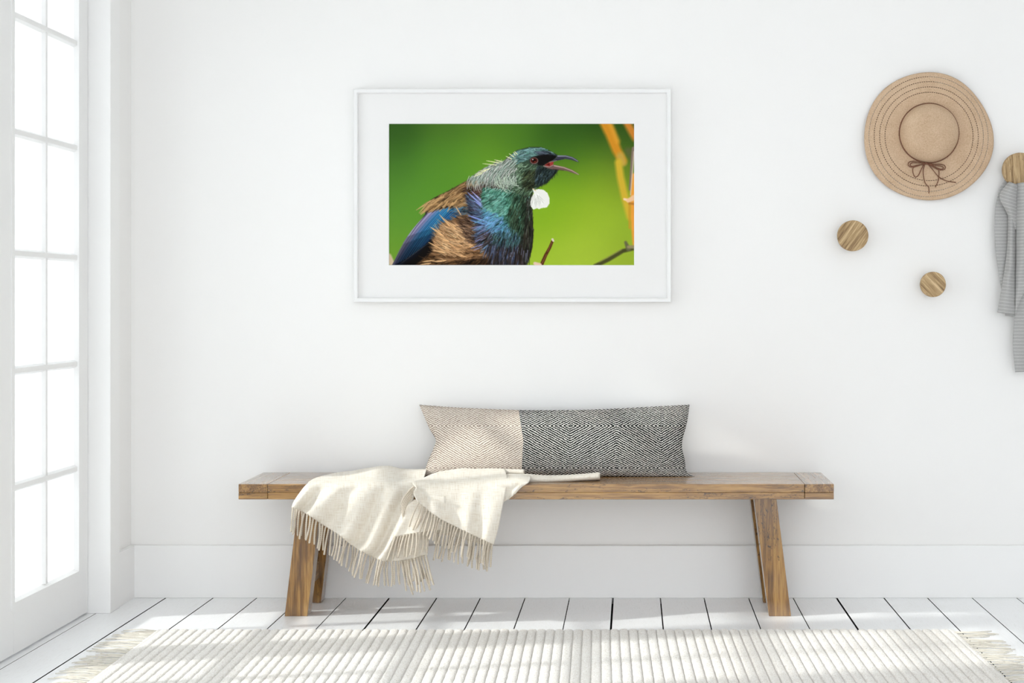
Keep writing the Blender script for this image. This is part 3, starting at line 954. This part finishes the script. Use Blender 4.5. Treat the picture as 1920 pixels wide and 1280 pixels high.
#@@BIRD@@
# ------------------------------------------------------------------ framed photograph
def paint_bird():
    """a flat print: wattled bird with an open beak before a blurred green background (canvas units of 1365 x 786)"""
    SX, OX, OY = 0.5, 268.0, 245.0
    W, Hh = 683, 394
    R = np.random.default_rng(4)
    yy, xx = np.mgrid[0:Hh, 0:W]
    CX = xx / SX + OX; CY = yy / SX + OY
    img = np.zeros((Hh, W, 3))
    bgp = [(290,270,54,86,36),(600,270,74,108,42),(850,270,80,120,42),(1000,262,74,114,40),(1200,265,48,78,32),(1400,285,44,74,30),(1620,270,52,80,30),
           (300,450,70,113,45),(600,450,82,130,48),(850,430,108,152,46),(1000,330,86,130,45),(1180,330,62,100,36),(1250,420,72,114,38),(1400,450,94,130,40),(1590,420,72,100,40),
           (300,600,84,130,52),(560,560,92,142,50),(700,480,100,150,48),(1250,560,122,162,42),(1450,600,142,172,48),(1560,560,130,150,45),
           (300,800,94,143,55),(400,690,94,146,52),(300,950,112,152,52),(1110,700,122,166,40),(1150,800,142,176,46),(1300,720,142,174,46),(1450,800,158,186,56),
           (1110,1000,158,186,58),(1300,960,164,190,62),(1400,1010,162,186,62),(1600,1000,150,170,56),(1590,850,140,168,52)]
    B = np.array(bgp, float)
    num = np.zeros((Hh, W, 3)); den = np.zeros((Hh, W, 1))
    for bx_, by_, *c in B:
        wt = np.exp(-((CX - bx_) ** 2 + (CY - by_) ** 2) / (2 * 105.0 ** 2))[..., None] + 1e-9
        num += wt * np.array(c); den += wt
    img = num / den
    def blend(a, c):
        img[...] = img * (1 - a[..., None]) + np.array(c, float) * a[..., None]
    def segdist(P):
        """distance to polyline P and position 0..1 along it, over the whole canvas"""
        P = np.asarray(P, float); best = np.full((Hh, W), 1e9); tt = np.zeros((Hh, W)); n = len(P) - 1
        for i in range(n):
            a, b = P[i], P[i + 1]; ab = b - a; L2 = max((ab ** 2).sum(), 1e-6)
            t = np.clip(((CX - a[0]) * ab[0] + (CY - a[1]) * ab[1]) / L2, 0, 1)
            d = np.hypot(CX - a[0] - t * ab[0], CY - a[1] - t * ab[1])
            m = d < best; best[m] = d[m]; tt[m] = (i + t[m]) / n
        return best, tt
    def soft_line(P, w0, w1, c, blur, alpha=1.0):
        d, t = segdist(P); wd = w0 + (w1 - w0) * t
        blend(alpha * np.clip((wd / 2 - d) / blur + 0.5, 0, 1), c)
    def inside(poly):
        x, y = CX, CY; r = np.zeros((Hh, W), bool); n = len(poly); j = n - 1
        for i in range(n):
            xi, yi = poly[i]; xj, yj = poly[j]
            if yi != yj:
                r ^= ((yi > y) != (yj > y)) & (x < (xj - xi) * (y - yi) / (yj - yi) + xi)
            j = i
        return r
    def feather_edge(mask, px):
        a = mask.astype(float)
        for _ in range(px):
            p = np.pad(a, 1, mode='edge')
            a = (p[:-2, 1:-1] + p[2:, 1:-1] + p[1:-1, :-2] + p[1:-1, 2:] + 2 * p[1:-1, 1:-1]) / 6
        return a
    def fill(poly, c, soft=1, alpha=1.0):
        blend(feather_edge(inside(poly), soft) * alpha, c)
    # blurred branches behind
    soft_line([(1470,235),(1500,300),(1535,390),(1568,450)], 62, 46, (204,140,44), 22)
    soft_line([(1500,240),(1540,340)], 22, 26, (222,160,58), 24, 0.7)
    soft_line([(1556,425),(1572,462)], 42, 34, (190,160,76), 22, 0.9)
    soft_line([(1545,460),(1556,540),(1580,650),(1610,760)], 40, 42, (204,172,58), 20)
    soft_line([(1590,235),(1640,320)], 40, 44, (196,128,52), 22)
    soft_line([(1600,395),(1625,430)], 40, 44, (92,98,58), 22, 0.9)
    soft_line([(1634,540),(1628,680),(1628,820),(1634,940)], 44, 16, (228,158,66), 12)
    soft_line([(1607,690),(1607,825)], 15, 11, (196,150,50), 9, 0.9)
    soft_line([(1628,380),(1618,470),(1608,610)], 17, 11, (128,112,98), 6)
    soft_line([(1632,400),(1622,520),(1612,640)], 8, 6, (212,190,170), 5, 0.8)
    soft_line([(1578,664),(1604,672)], 12, 16, (238,206,178), 7)
    soft_line([(1600,672),(1634,654)], 22, 30, (232,190,150), 8)
    soft_line([(1606,688),(1630,690)], 12, 12, (172,112,52), 8, 0.8)
    soft_line([(1415,1036),(1490,1000),(1570,952),(1640,935)], 22, 22, (78,78,44), 9)
    soft_line([(1440,1012),(1560,945)], 6, 6, (140,138,80), 8, 0.7)
    soft_line([(1585,905),(1600,940)], 16, 26, (104,104,72), 9)
    soft_line([(1600,930),(1638,930)], 16, 20, (150,138,100), 8)
    soft_line([(1112,1040),(1140,975),(1162,935),(1180,892)], 20, 14, (84,48,28), 3)
    soft_line([(1120,1020),(1144,972)], 5, 4, (142,94,62), 3, 0.8)
    soft_line([(1150,956),(1174,905)], 4, 4, (150,104,70), 3, 0.7)
    soft_line([(1178,888),(1182,896)], 13, 11, (214,202,182), 3)
    soft_line([(1080,1022),(1108,1030)], 18, 20, (222,192,170), 5)
    soft_line([(262,985),(290,1035)], 40, 30, (200,180,150), 10)
    # dark body underpainting
    body = [(925,432),(900,462),(850,470),(790,495),(740,530),(690,566),(600,616),(520,655),(470,688),(470,745),(420,815),(350,920),(283,1036),(1030,1036),(1052,985),
            (1066,930),(1072,860),(1067,760),(1062,690),(1066,640),(1078,604),(1110,592),(1150,570),(1185,535),(1212,502),(1200,478),(1150,465),(1190,440),(1206,418),(1160,392),(1110,373),(1050,374),(980,392)]
    fill(body, (52,46,38), 2)
    def poly_pts(poly, n):
        p = np.asarray(poly, float); lo, hi = p.min(0), p.max(0); out = []
        m = inside(poly)
        while len(out) < n:
            q = R.uniform(lo, hi, (n * 3, 2))
            ix = np.clip(((q[:, 0] - OX) * SX).astype(int), 0, W - 1); iy = np.clip(((q[:, 1] - OY) * SX).astype(int), 0, Hh - 1)
            out += list(q[m[iy, ix]])
        return np.array(out[:n])
    def stroke(P, w0, w1, c, alpha=1.0, soft=2.0):
        """tapering stroke along polyline P, drawn in its own bounding box"""
        P = np.asarray(P, float); mw = max(w0, w1) + 4
        x0 = max(int((P[:, 0].min() - mw - OX) * SX), 0); x1 = min(int((P[:, 0].max() + mw - OX) * SX) + 2, W)
        y0 = max(int((P[:, 1].min() - mw - OY) * SX), 0); y1 = min(int((P[:, 1].max() + mw - OY) * SX) + 2, Hh)
        if x0 >= x1 or y0 >= y1: return
        X, Y = CX[y0:y1, x0:x1], CY[y0:y1, x0:x1]
        best = np.full(X.shape, 1e9); tt = np.zeros(X.shape); n = len(P) - 1
        for i in range(n):
            a, b = P[i], P[i + 1]; ab = b - a; L2 = max((ab ** 2).sum(), 1e-6)
            t = np.clip(((X - a[0]) * ab[0] + (Y - a[1]) * ab[1]) / L2, 0, 1)
            d = np.hypot(X - a[0] - t * ab[0], Y - a[1] - t * ab[1])
            m = d < best; best[m] = d[m]; tt[m] = (i + t[m]) / n
        a = (alpha * np.clip(((w0 + (w1 - w0) * tt) / 2 - best) / soft + 0.5, 0, 1))[..., None]
        sub = img[y0:y1, x0:x1]
        sub[...] = sub * (1 - a) + np.array(c, float) * a
    # angles in degrees, x right, y down: 90 hangs down, 180 points left
    def hairs(poly, n, ang, L, w, cols, spread=0.2, curl=0.0, alpha=0.85, dark=0.25, key=None):
        """fine barbs: many thin tapering strokes, a share of them dark gaps"""
        pts = poly_pts(poly, n)
        A = np.array(ang, float)
        order = np.argsort(key(pts)) if key else R.permutation(len(pts))
        for k in order:
            p = pts[k]
            wt = np.exp(-((A[:, 0] - p[0]) ** 2 + (A[:, 1] - p[1]) ** 2) / (2 * 80.0 ** 2)) + 1e-6
            a = math.atan2((wt * np.sin(np.radians(A[:, 2]))).sum(), (wt * np.cos(np.radians(A[:, 2]))).sum()) + R.normal(0, spread)
            c = np.array(cols[R.integers(len(cols))], float)
            c = c * R.uniform(0.3, 0.5) if R.random() < dark else c * R.uniform(0.85, 1.22)
            ln = L * R.uniform(0.5, 1.4); cu = curl * R.uniform(0, 1.3)
            P = [p - 0.4 * ln * np.array((math.cos(a), math.sin(a)))]
            for q in range(3):
                a += cu / 3; P.append(P[-1] + np.array((math.cos(a), math.sin(a))) * ln / 3)
            stroke(P, w * R.uniform(0.7, 1.3), w * 0.3, np.minimum(c, 252), alpha * R.uniform(0.6, 1.0), 2.2)
    def tuftlet(p, ang, L, w, c, n=9, alpha=0.8):
        """a soft pointed feather built of barbs fanning off a shaft"""
        d = np.array((math.cos(ang), math.sin(ang))); nn = np.array((-d[1], d[0]))
        for q in range(n):
            t = q / (n - 1)
            for sgn in (-1, 1):
                b0 = p + d * L * t * 0.75; b1 = p + d * L * min(1.0, t * 0.75 + 0.32) + nn * sgn * w * (1 - t) * R.uniform(0.5, 1.0)
                stroke([b0, b1], 3.2, 1.2, np.clip(np.array(c, float) * R.uniform(0.72, 1.2), 0, 252), alpha * 0.8, 2.0)
        stroke([p, p + d * L], 3.4, 1.2, np.clip(np.array(c, float) * 1.15, 0, 252), alpha, 1.8)
    # ---- wing: long overlapping quills
    wing = [(478,742),(520,718),(560,706),(640,700),(676,742),(600,800),(560,840),(500,900),(440,955),(400,985),(330,1036),(283,1036),(350,920),(420,815)]
    fill(wing, (40,62,92), 2)
    fill([(505,885),(600,800),(620,880),(540,930),(480,985),(430,1036),(316,1036),(400,985),(450,940)], (22,19,18), 3)
    fill([(285,1036),(340,955),(400,930),(470,930),(420,985),(340,1036)], (18,20,28), 6, 0.85)
    fill([(478,745),(520,722),(470,800),(420,870),(370,935),(345,935),(420,815)], (112,108,140), 5, 0.8)
    s0 = np.array([(486,746),(520,728),(556,714),(590,706),(622,704),(650,718),(664,742)], float)
    s1 = np.array([(287,1032),(298,1028),(322,1016),(360,996),(408,968),(452,930),(500,886)], float)
    NQ = 17
    for k in range(NQ):
        t = k / (NQ - 1) * (len(s0) - 1); i = min(int(t), len(s0) - 2); f = t - i
        a = s0[i] * (1 - f) + s0[i + 1] * f; b = s1[i] * (1 - f) + s1[i + 1] * f
        mid = (a + b) / 2 + np.array([-13, -15]) * (1 - k / (NQ + 4)); q = k / (NQ - 1)
        base = np.array([(136,130,158),(120,122,156),(84,120,160),(58,118,160),(58,124,164),(50,104,150),(44,92,136)])[min(int(q * 7), 6)] * R.uniform(0.9, 1.1)
        bez = [((1 - u_) ** 2) * a + 2 * u_ * (1 - u_) * (mid * 2 - (a + b) / 2) + u_ * u_ * b for u_ in np.linspace(0, 1, 9)]
        bez = np.array(bez)
        stroke(bez + np.array([4.5, 6]), 9, 4, (14,18,28), 0.95)
        stroke(bez[:6], 11, 8, base, 0.9, 4); stroke(bez[4:], 9, 3, base * 0.72, 0.8, 4)
        stroke(bez[:5] + np.array([-2, -2]), 3.5, 2, np.minimum(base * 1.3, 252), 0.6)
        stroke(bez + np.array([1.5, 2]), 2.0, 1.2, base * 0.35, 0.8)
        stroke(bez + np.array([6, 7]), 4.5, 3.0, (16,20,32), 0.9)
    for k in range(10):
        a = np.array((372 + 15 * k, 992 - 11 * k), float); stroke([a, a + np.array((-60, 48))], 3.0, 1.2, [(74,68,60),(46,50,60)][k % 2], 0.7)
    stroke([(284,1034),(352,918),(420,815),(480,745)], 4, 5, (70,66,78), 0.7)
    hairs([(600,700),(680,690),(760,740),(700,770),(640,760)], 120, [(650,720,150),(720,740,185)], 34, 5, [(70,130,160),(96,104,112),(120,104,92),(80,112,140)], 0.3)
    # ---- flank and belly, fluffy brown
    belly = [(560,800),(640,770),(700,750),(790,800),(830,900),(900,960),(1030,990),(1030,1036),(410,1036),(470,985),(520,950),(520,880)]
    fill(belly, (92,68,46), 8)
    fill([(720,930),(860,930),(1030,980),(1030,1036),(640,1036),(660,985)], (42,31,24), 14, 0.9)
    hairs([(420,1036),(480,980),(560,970),(700,950),(1020,990),(1030,1036)], 420, [(500,1010,176),(700,1000,150),(900,1000,105)], 56, 4.5, [(92,68,44),(70,50,34),(116,84,52),(52,38,28)], 0.25, 0.1, dark=0.4)
    hairs(belly[:6] + [(760,1000),(560,1010),(510,960),(520,880)], 1100, [(560,850,208),(560,930,192),(600,1000,172),(700,800,205),(740,880,185),(760,960,150),(680,1000,150)], 58, 4.5, [(146,108,74),(168,126,88),(120,88,60),(98,72,52),(180,142,104)], 0.24, 0.3, dark=0.22)
    hairs([(530,830),(620,800),(700,820),(720,930),(640,980),(550,970),(520,900)], 520, [(560,850,214),(560,930,194),(640,960,180)], 62, 3.6, [(196,152,108),(214,170,124),(172,130,90),(226,190,148)], 0.22, 0.4, 0.75, dark=0.14)
    hairs([(640,770),(780,760),(810,850),(790,930),(700,900)], 380, [(680,800,205),(760,860,175)], 46, 4.2, [(112,88,70),(90,70,58),(136,110,92),(72,56,48)], 0.3, 0.1, dark=0.35)
    for (x, y, a, L, ww) in ((604,812,228,84,9),(640,832,222,88,10),(570,868,214,84,10),(600,900,205,78,10),(545,935,208,66,9),(575,962,192,66,9),(520,1004,172,66,8),(500,1020,172,58,8),(585,1004,174,60,8),(700,985,190,44,7),(560,1010,178,52,8),(668,752,238,110,4)):
        tuftlet(np.array((x, y), float), math.radians(a), L, ww, (214,172,124), 9)
    # ---- brown mantle
    mant = [(735,545),(800,600),(840,650),(760,692),(650,700),(560,708),(490,732),(462,715),(520,660),(620,612),(690,570)]
    fill(mant, (124,94,62), 5)
    hairs(mant, 900, [(500,690,150),(640,640,150),(760,600,146),(620,700,132),(800,640,170)], 56, 5, [(166,132,90),(138,106,72),(192,158,112),(112,84,58),(150,116,78)], 0.14, 0.05, dark=0.2)
    for (x, y, a, L, ww) in ((498,672,146,96,8),(512,690,138,92,7),(530,676,142,112,8),(520,662,148,92,8),(545,668,144,104,8),(505,690,140,86,8),(480,690,132,70,7),(565,680,138,84,9),(596,676,130,76,9),(622,682,120,62,9),(648,664,128,70,9),(560,650,150,90,8)):
        tuftlet(np.array((x, y), float), math.radians(a), L, ww, (186,150,104), 9, 0.9)
    for (x0_, y0_) in ((560,712),(590,706),(618,706)):
        stroke([(x0_, y0_), (x0_ - 12, y0_ + 8)], 12, 5, (46,34,26), 0.8)
    hairs([(690,595),(800,585),(840,640),(760,660),(700,640)], 160, [(760,620,165)], 46, 5, [(86,62,58),(66,48,48),(110,82,76)], 0.25, dark=0.35)
    # ---- breast: blue to violet over dark brown
    br = [(690,640),(760,640),(830,720),(870,800),(940,850),(1010,890),(1010,985),(900,985),(800,935),(740,890),(760,810),(720,760)]
    fill(br, (62,58,66), 6)
    hairs(br, 700, [(720,660,215),(760,760,192),(780,860,160),(880,900,118),(980,930,100)], 40, 5, [(96,108,142),(84,112,142),(110,112,146),(74,90,116),(104,140,164),(72,66,74)], 0.2, 0.1, dark=0.35)
    for (x, y, a, L, ww, c) in ((812,722,222,140,11,(150,160,216)),(830,742,218,112,10,(132,146,204)),(800,690,224,100,9,(168,170,214)),(815,790,198,112,9,(128,144,206)),(806,806,196,90,9,(104,140,190))):
        tuftlet(np.array((x, y), float), math.radians(a), L, ww, c, 12)
    for k in range(70):
        x = R.uniform(770, 1000); y = 830 + (x - 770) * 0.32 + R.uniform(-60, 95)
        a = 162 - (x - 770) * 0.27 + R.normal(0, 8)
        tuftlet(np.array((x, y)), math.radians(a), R.uniform(34, 62), R.uniform(5, 8), [(112,150,186),(128,136,182),(96,132,168),(142,146,188),(118,166,184)][R.integers(5)], 6, 0.62)
    hairs([(740,860),(800,850),(900,890),(1000,900),(1000,990),(860,1000),(780,950)], 240, [(780,880,165),(880,940,115),(980,940,98)], 46, 5, [(66,52,44),(48,38,32),(84,70,62)], 0.15, dark=0.3)
    hairs([(780,935),(880,905),(1000,905),(1060,900),(1050,1000),(1020,1036),(860,1036)], 420, [(850,960,110),(960,960,98),(1050,960,92)], 60, 4.5, [(74,90,124),(64,54,50),(94,112,148),(48,38,32),(126,134,160),(70,58,54)], 0.1, dark=0.45)
    # ---- neck: metallic green
    nk = [(790,600),(880,610),(980,620),(1042,620),(1056,760),(1010,860),(930,850),(860,790),(800,740),(780,660)]
    fill(nk, (50,84,68), 6)
    hairs(nk, 1500, [(820,680,152),(880,740,140),(930,820,120),(960,700,122),(1030,700,100),(1000,820,103)], 34, 4.6, [(76,128,104),(98,158,134),(58,98,78),(116,180,160),(46,76,60),(86,140,118),(140,190,176)], 0.18, 0.12, dark=0.25)
    hairs([(800,620),(900,630),(930,720),(880,790),(810,730)], 280, [(830,680,155),(890,740,142)], 32, 4.4, [(112,172,156),(96,152,136),(140,184,172),(80,130,114)], 0.2, 0.1, dark=0.2)
    hairs([(790,720),(880,760),(960,850),(930,880),(850,850),(790,790)], 300, [(840,800,158),(920,860,115)], 38, 4.6, [(92,152,180),(112,166,200),(82,136,160),(120,150,200)], 0.18, dark=0.15)
    hairs([(1000,640),(1060,640),(1066,760),(1072,870),(1060,960),(1030,1005),(985,970),(1000,850),(1010,740)], 620, [(1030,700,98),(1040,900,93)], 48, 4.2, [(50,46,38),(62,66,52),(38,33,28),(78,90,70),(58,54,46),(98,96,92)], 0.09, dark=0.4)
    hairs([(940,640),(1020,640),(1030,760),(1010,870),(950,880),(930,760)], 420, [(960,700,122),(1020,700,104),(980,840,106)], 42, 4.4, [(54,74,56),(70,98,76),(46,50,38),(58,64,48),(92,124,98)], 0.12, dark=0.4)
    hairs([(820,860),(960,850),(1010,900),(960,930),(860,920)], 200, [(880,880,118),(980,900,102)], 40, 4.4, [(60,92,84),(84,124,124),(50,62,58),(96,132,150)], 0.14, dark=0.35)
    for k in range(26):   # ragged lower right edge
        x = R.uniform(930, 1058); y = R.uniform(925, 985)
        stroke([(x, y), (x - 3, y + 30), (x - 8 + R.normal(0, 3), y + R.uniform(46, 66))], 6, 1.5, [(44,34,30),(66,58,58),(104,104,120),(36,28,24)][R.integers(4)], 0.9)
    # ---- head
    head = [(925,434),(980,392),(1050,374),(1110,373),(1160,392),(1204,418),(1190,440),(1140,466),(1165,490),(1210,504),(1150,568),(1090,602),(1060,640),(990,640),(930,600),(890,530),(905,465)]
    fill(head, (58,74,60), 2)
    hairs([(900,470),(960,455),(1040,474),(1110,495),(1140,560),(1080,610),(1050,645),(980,630),(920,570)], 900, [(940,520,120),(1000,500,162),(1060,540,142),(1100,570,125),(1000,600,105)], 32, 4.2, [(86,110,86),(108,136,104),(62,80,62),(128,154,124),(74,92,68),(50,58,46),(154,180,152)], 0.22, 0.4, dark=0.28)
    hairs([(1010,520),(1090,500),(1110,560),(1060,620),(1010,600)], 200, [(1060,560,130)], 32, 4.5, [(62,66,46),(48,48,36),(76,84,58)], 0.22, 0.2, dark=0.4)
    hairs([(925,440),(980,396),(1050,378),(1120,378),(1175,402),(1180,420),(1090,425),(1040,442),(960,475)], 620, [(950,440,158),(1050,400,172),(1150,400,198)], 26, 4, [(98,146,134),(124,172,164),(86,120,120),(144,180,178),(66,92,88),(118,142,150)], 0.16, 0.1, dark=0.2)
    hairs([(1080,396),(1150,395),(1198,420),(1110,425)], 150, [(1140,410,195)], 20, 3.6, [(74,80,94),(104,112,126),(50,54,64)], 0.15, dark=0.3)
    fill([(1048,432),(1090,422),(1150,414),(1202,422),(1192,442),(1140,466),(1128,478),(1096,474),(1090,440)], (22,18,19), 4, 0.92)
    hairs([(1090,482),(1130,492),(1205,505),(1150,566),(1100,592),(1080,560)], 420, [(1130,530,122),(1180,520,112)], 28, 3.6, [(42,52,56),(58,72,78),(30,32,34),(82,100,108),(48,60,52)], 0.2, 0.1, dark=0.4)
    for k in range(44):   # bristles under the chin
        p = np.array((R.uniform(1085, 1215), 0.0)); p[1] = 598 - (p[0] - 1090) * 0.77
        stroke([p, p + np.array((R.uniform(-4, 8), R.uniform(10, 26)))], 2.6, 1, (40,44,36), 0.6, 1.5)
    # ---- pale lacy plumes of the nape
    nape = [(935,428),(968,452),(975,560),(940,610),(870,590),(800,575),(720,560),(690,560),(745,522),(800,488),(860,458),(905,452)]
    fill([(935,430),(960,452),(950,520),(880,560),(800,560),(720,556),(745,524),(800,490),(860,460),(905,452)], (150,158,146), 7, 0.85)
    hairs(nape, 420, [(760,530,150),(830,490,155),(900,470,140),(930,540,115),(860,560,128)], 50, 4, [(150,164,150),(196,200,192),(120,140,124),(176,168,170),(96,116,100)], 0.16, -0.5, dark=0.22)
    for k in range(170):
        t = R.uniform(0, 1) ** 0.9
        x = 950 - 225 * t + R.uniform(-12, 40); y = 446 + 84 * t + abs(R.normal(0, 36)) * (1.1 - 0.6 * t)
        c = [(224,226,216),(196,214,200),(238,236,226),(176,198,184),(214,206,206)][R.integers(5)]
        a = math.radians(150 - 26 * max(0, (y - 470) / 90) + R.normal(0, 8)); n = 6; P = [np.array((x, y))]; L = R.uniform(36, 84); cu = -R.uniform(0.2, 1.3)
        for i in range(n):
            a += cu / n; P.append(P[-1] + np.array((math.cos(a), math.sin(a))) * L / n)
        stroke(np.array(P) + 2.2, 3.6, 1.6, (58,66,58), 0.5); stroke(P, 3.2, 1.4, c, 0.85, 1.8)
    for k in range(26):    # curls on the side of the neck
        x = R.uniform(850, 980); y = R.uniform(520, 590); a = math.radians(112); P = [np.array((x, y))]
        for i in range(8):
            a -= R.uniform(0.16, 0.32); P.append(P[-1] + np.array((math.cos(a), math.sin(a))) * 8)
        stroke(np.array(P) + 2, 4, 2, (40,52,44), 0.5); stroke(P, 3.6, 2.0, (214,228,206), 0.85, 1.8)
    for (x, y, a, L) in ((862,462,190,70),(848,474,186,76),(880,455,194,44),(810,496,168,56),(790,506,162,60),(770,520,158,50),(948,430,215,34),(966,414,225,22),(935,440,204,36),(955,420,240,20)):
        tuftlet(np.array((x + 16, y), float), math.radians(a), L, 3.5, (226,218,170), 6, 0.9)
    # a little softening, as in a printed photograph
    pdg = np.pad(img, ((1, 1), (1, 1), (0, 0)), mode='edge')
    img[...] = 0.5 * img + 0.125 * (pdg[:-2, 1:-1] + pdg[2:, 1:-1] + pdg[1:-1, :-2] + pdg[1:-1, 2:])
    # ---- eye
    def disc(cx, cy, rx, ry, c, soft=2.0):
        q = np.hypot((CX - cx) / rx, (CY - cy) / ry); blend(np.clip((1 - q) * min(rx, ry) / soft + 0.5, 0, 1), c)
    disc(1075, 450, 26, 21, (30,26,24)); disc(1075, 450, 23, 18.5, (126,104,98)); disc(1075, 449, 19.5, 15.5, (78,34,28)); disc(1076, 449, 10, 9, (22,12,10)); disc(1068, 443, 3.6, 3.0, (208,190,186))
    disc(1080, 456, 6, 4, (120,52,42), 4)
    # ---- beak
    fill([(1132,474),(1160,458),(1186,450),(1182,470),(1176,478),(1150,482)], (156,62,56), 1)
    fill([(1140,474),(1160,462),(1164,476)], (84,30,28), 1)
    fill([(1172,452),(1196,434),(1206,420),(1250,419),(1288,428),(1312,442),(1327,459),(1310,455),(1284,446),(1250,440),(1214,448),(1180,456)], (66,66,76), 1)
    soft_line([(1208,424),(1250,424),(1286,433),(1318,452)], 6, 3, (156,158,172), 4, 0.85)
    soft_line([(1196,444),(1240,438)], 4, 3, (40,38,44), 3, 0.8)
    soft_line([(1160,458),(1200,449)], 4, 3, (150,136,130), 3, 0.8)
    fill([(1126,478),(1160,484),(1180,472),(1206,476),(1250,486),(1290,502),(1316,518),(1329,529),(1306,524),(1262,508),(1218,500),(1180,498),(1144,490)], (112,88,84), 1)
    soft_line([(1188,478),(1240,488),(1286,505),(1322,526)], 6, 3, (204,178,160), 4, 0.85)
    soft_line([(1128,479),(1160,484),(1182,474)], 4, 3, (190,156,150), 3, 0.8)
    soft_line([(1180,497),(1240,504)], 4, 3, (60,44,44), 4, 0.7)
    # ---- white throat tufts
    tuft = [(1066,604),(1078,612),(1100,608),(1128,612),(1150,630),(1162,660),(1160,690),(1146,710),(1116,714),(1104,720),(1092,714),(1072,722),(1058,706),(1054,684),(1060,656),(1074,632)]
    fill(tuft, (232,231,225), 1)
    cen = np.array((1080.0, 612.0))
    for k in range(150):
        a = math.radians(R.uniform(52, 108)); r0 = R.uniform(20, 70); r1 = r0 + R.uniform(18, 34)
        b = a + R.uniform(-0.05, 0.12)
        p, q = cen + r0 * np.array((math.cos(a), math.sin(a))), cen + r1 * np.array((math.cos(b), math.sin(b)))
        stroke([p, (p + q) / 2 + R.normal(0, 1.5, 2), q], 2.4, 1.4, [(206,206,198),(248,247,243),(252,251,248),(188,188,178)][R.integers(4)], 0.55, 1.6)
    soft_line([(1066,650),(1060,700)], 6, 5, (196,196,186), 8, 0.6)
    soft_line([(1068,606),(1084,616)], 6, 5, (206,182,130), 4, 0.8)
    return np.clip(img, 0, 255)

BIRD = paint_bird()
pd_ = D - 0.016                                # distance of the mat plane
pk = pd_ / F
fx0, fx1, fy0, fy1 = [(v_ - c_) * (D - 0.030) / F for v_, c_ in ((662.1, VX), (1258.2, VX), (165.9, VY), (566.5, VY))]
ix0, ix1, iy0, iy1 = [(v_ - c_) * (D - 0.010) / F for v_, c_ in ((670.6, VX), (1249.4, VX), (174.4, VY), (557.6, VY))]
pic = empty('framed_picture', ((fx0 + fx1) / 2, 0.02, H - (fy0 + fy1) / 2))
tag(pic, 'white framed bird photograph in a pale grey mat hanging above the bench', 'picture')
FRAMEP = paint('white_lacquer', (0.845, 0.84, 0.835, 1), 0.35, 0.4, 30, 0.02)
MATB = paint('mat_board', (0.835, 0.825, 0.815, 1), 0.9, 0.1, 400, 0.05)
MATW = plain('mat_core', (0.90, 0.90, 0.90, 1), 0.9, 0.1)
YF = -0.030
prof = [(0.0, 0.0195), (0.0, YF + 0.002), (0.0018, YF), (0.0040, YF + 0.0012), (0.0118, YF + 0.0012), (0.0140, YF), (0.0158, YF + 0.002), (0.0166, YF + 0.0075), (0.0166, 0.0195)]
cor = [(fx0, H - fy0, 1, -1), (fx1, H - fy0, -1, -1), (fx1, H - fy1, -1, 1), (fx0, H - fy1, 1, 1)]
for i in range(4):
    s = Soup(); rings = []
    for (x, z, sx, sz) in (cor[i], cor[(i + 1) % 4]):
        rings.append([(x + sx * o, y, z + sz * o) for o, y in prof])
    s.loft(rings)
    s.obj('frame_rail', FRAMEP, pic, smooth=False, uv=False)
q0, q1, r0, r1 = [(v_ - c_) * (D - 0.013) / F for v_, c_ in ((729.6, VX), (1188.9, VX), (232.2, VY), (496.8, VY))]
mx0, mx1, mz0, mz1 = fx0 + 0.0150, fx1 - 0.0150, H - fy1 + 0.0150, H - fy0 - 0.0150
YM = -0.016; YP = -0.013; bv = 0.0022
ox0, ox1, oz1, oz0 = q0 - bv, q1 + bv, H - r0 + bv, H - r1 - bv
s = Soup()
s.loft([[(mx0, y, mz0), (mx1, y, mz0), (mx1, y, mz1), (mx0, y, mz1)] for y in (YM,)] + [[(ox0, YM, oz0), (ox1, YM, oz0), (ox1, YM, oz1), (ox0, YM, oz1)]], cap=False)
s.obj('mat', MATB, pic, smooth=False, uv=False)
s = Soup()
s.loft([[(ox0, YM, oz0), (ox1, YM, oz0), (ox1, YM, oz1), (ox0, YM, oz1)], [(q0, YP, H - r1), (q1, YP, H - r1), (q1, YP, H - r0), (q0, YP, H - r0)]], cap=False)
s.obj('mat_bevel', MATW, pic, smooth=False, uv=False)
box('backing', (mx0, 0.004, mz0), (mx1, 0.0195, mz1), MATB, pic)
ph, pw = BIRD.shape[:2]
gx, gz = np.meshgrid(np.linspace(q0, q1, pw), np.linspace(H - r0, H - r1, ph))
off = pic.location
V = np.stack([gx - off.x, np.full_like(gx, YP + 0.0004 - off.y), gz - off.z], axis=-1).reshape(-1, 3)
idx = np.arange(ph * pw).reshape(ph, pw)
Q = np.stack([idx[:-1, :-1], idx[1:, :-1], idx[1:, 1:], idx[:-1, 1:]], axis=-1).reshape(-1, 4)
me = bpy.data.meshes.new('print')
me.vertices.add(len(V)); me.vertices.foreach_set('co', V.ravel().astype(np.float32))
me.loops.add(Q.size); me.loops.foreach_set('vertex_index', Q.ravel().astype(np.int32))
me.polygons.add(len(Q)); me.polygons.foreach_set('loop_start', np.arange(0, Q.size, 4, dtype=np.int32))
me.update(calc_edges=True); me.validate()
at_ = me.attributes.new('ink', 'FLOAT_COLOR', 'POINT')
ink = np.ones((ph * pw, 4), np.float32); ink[:, :3] = lin(np.clip(BIRD.reshape(-1, 3) * 1.05 - 9, 0, 255))
at_.data.foreach_set('color', ink.ravel())
k = Nodes('photo_print')
an = k.n('ShaderNodeAttribute'); an.attribute_name = 'ink'
pm = k.set(an.outputs['Color'], 0.7, 0.05)
po = link('print', me, pm, pic)
po['label'] = 'photograph of a dark iridescent bird with open beak and white throat tuft on green'
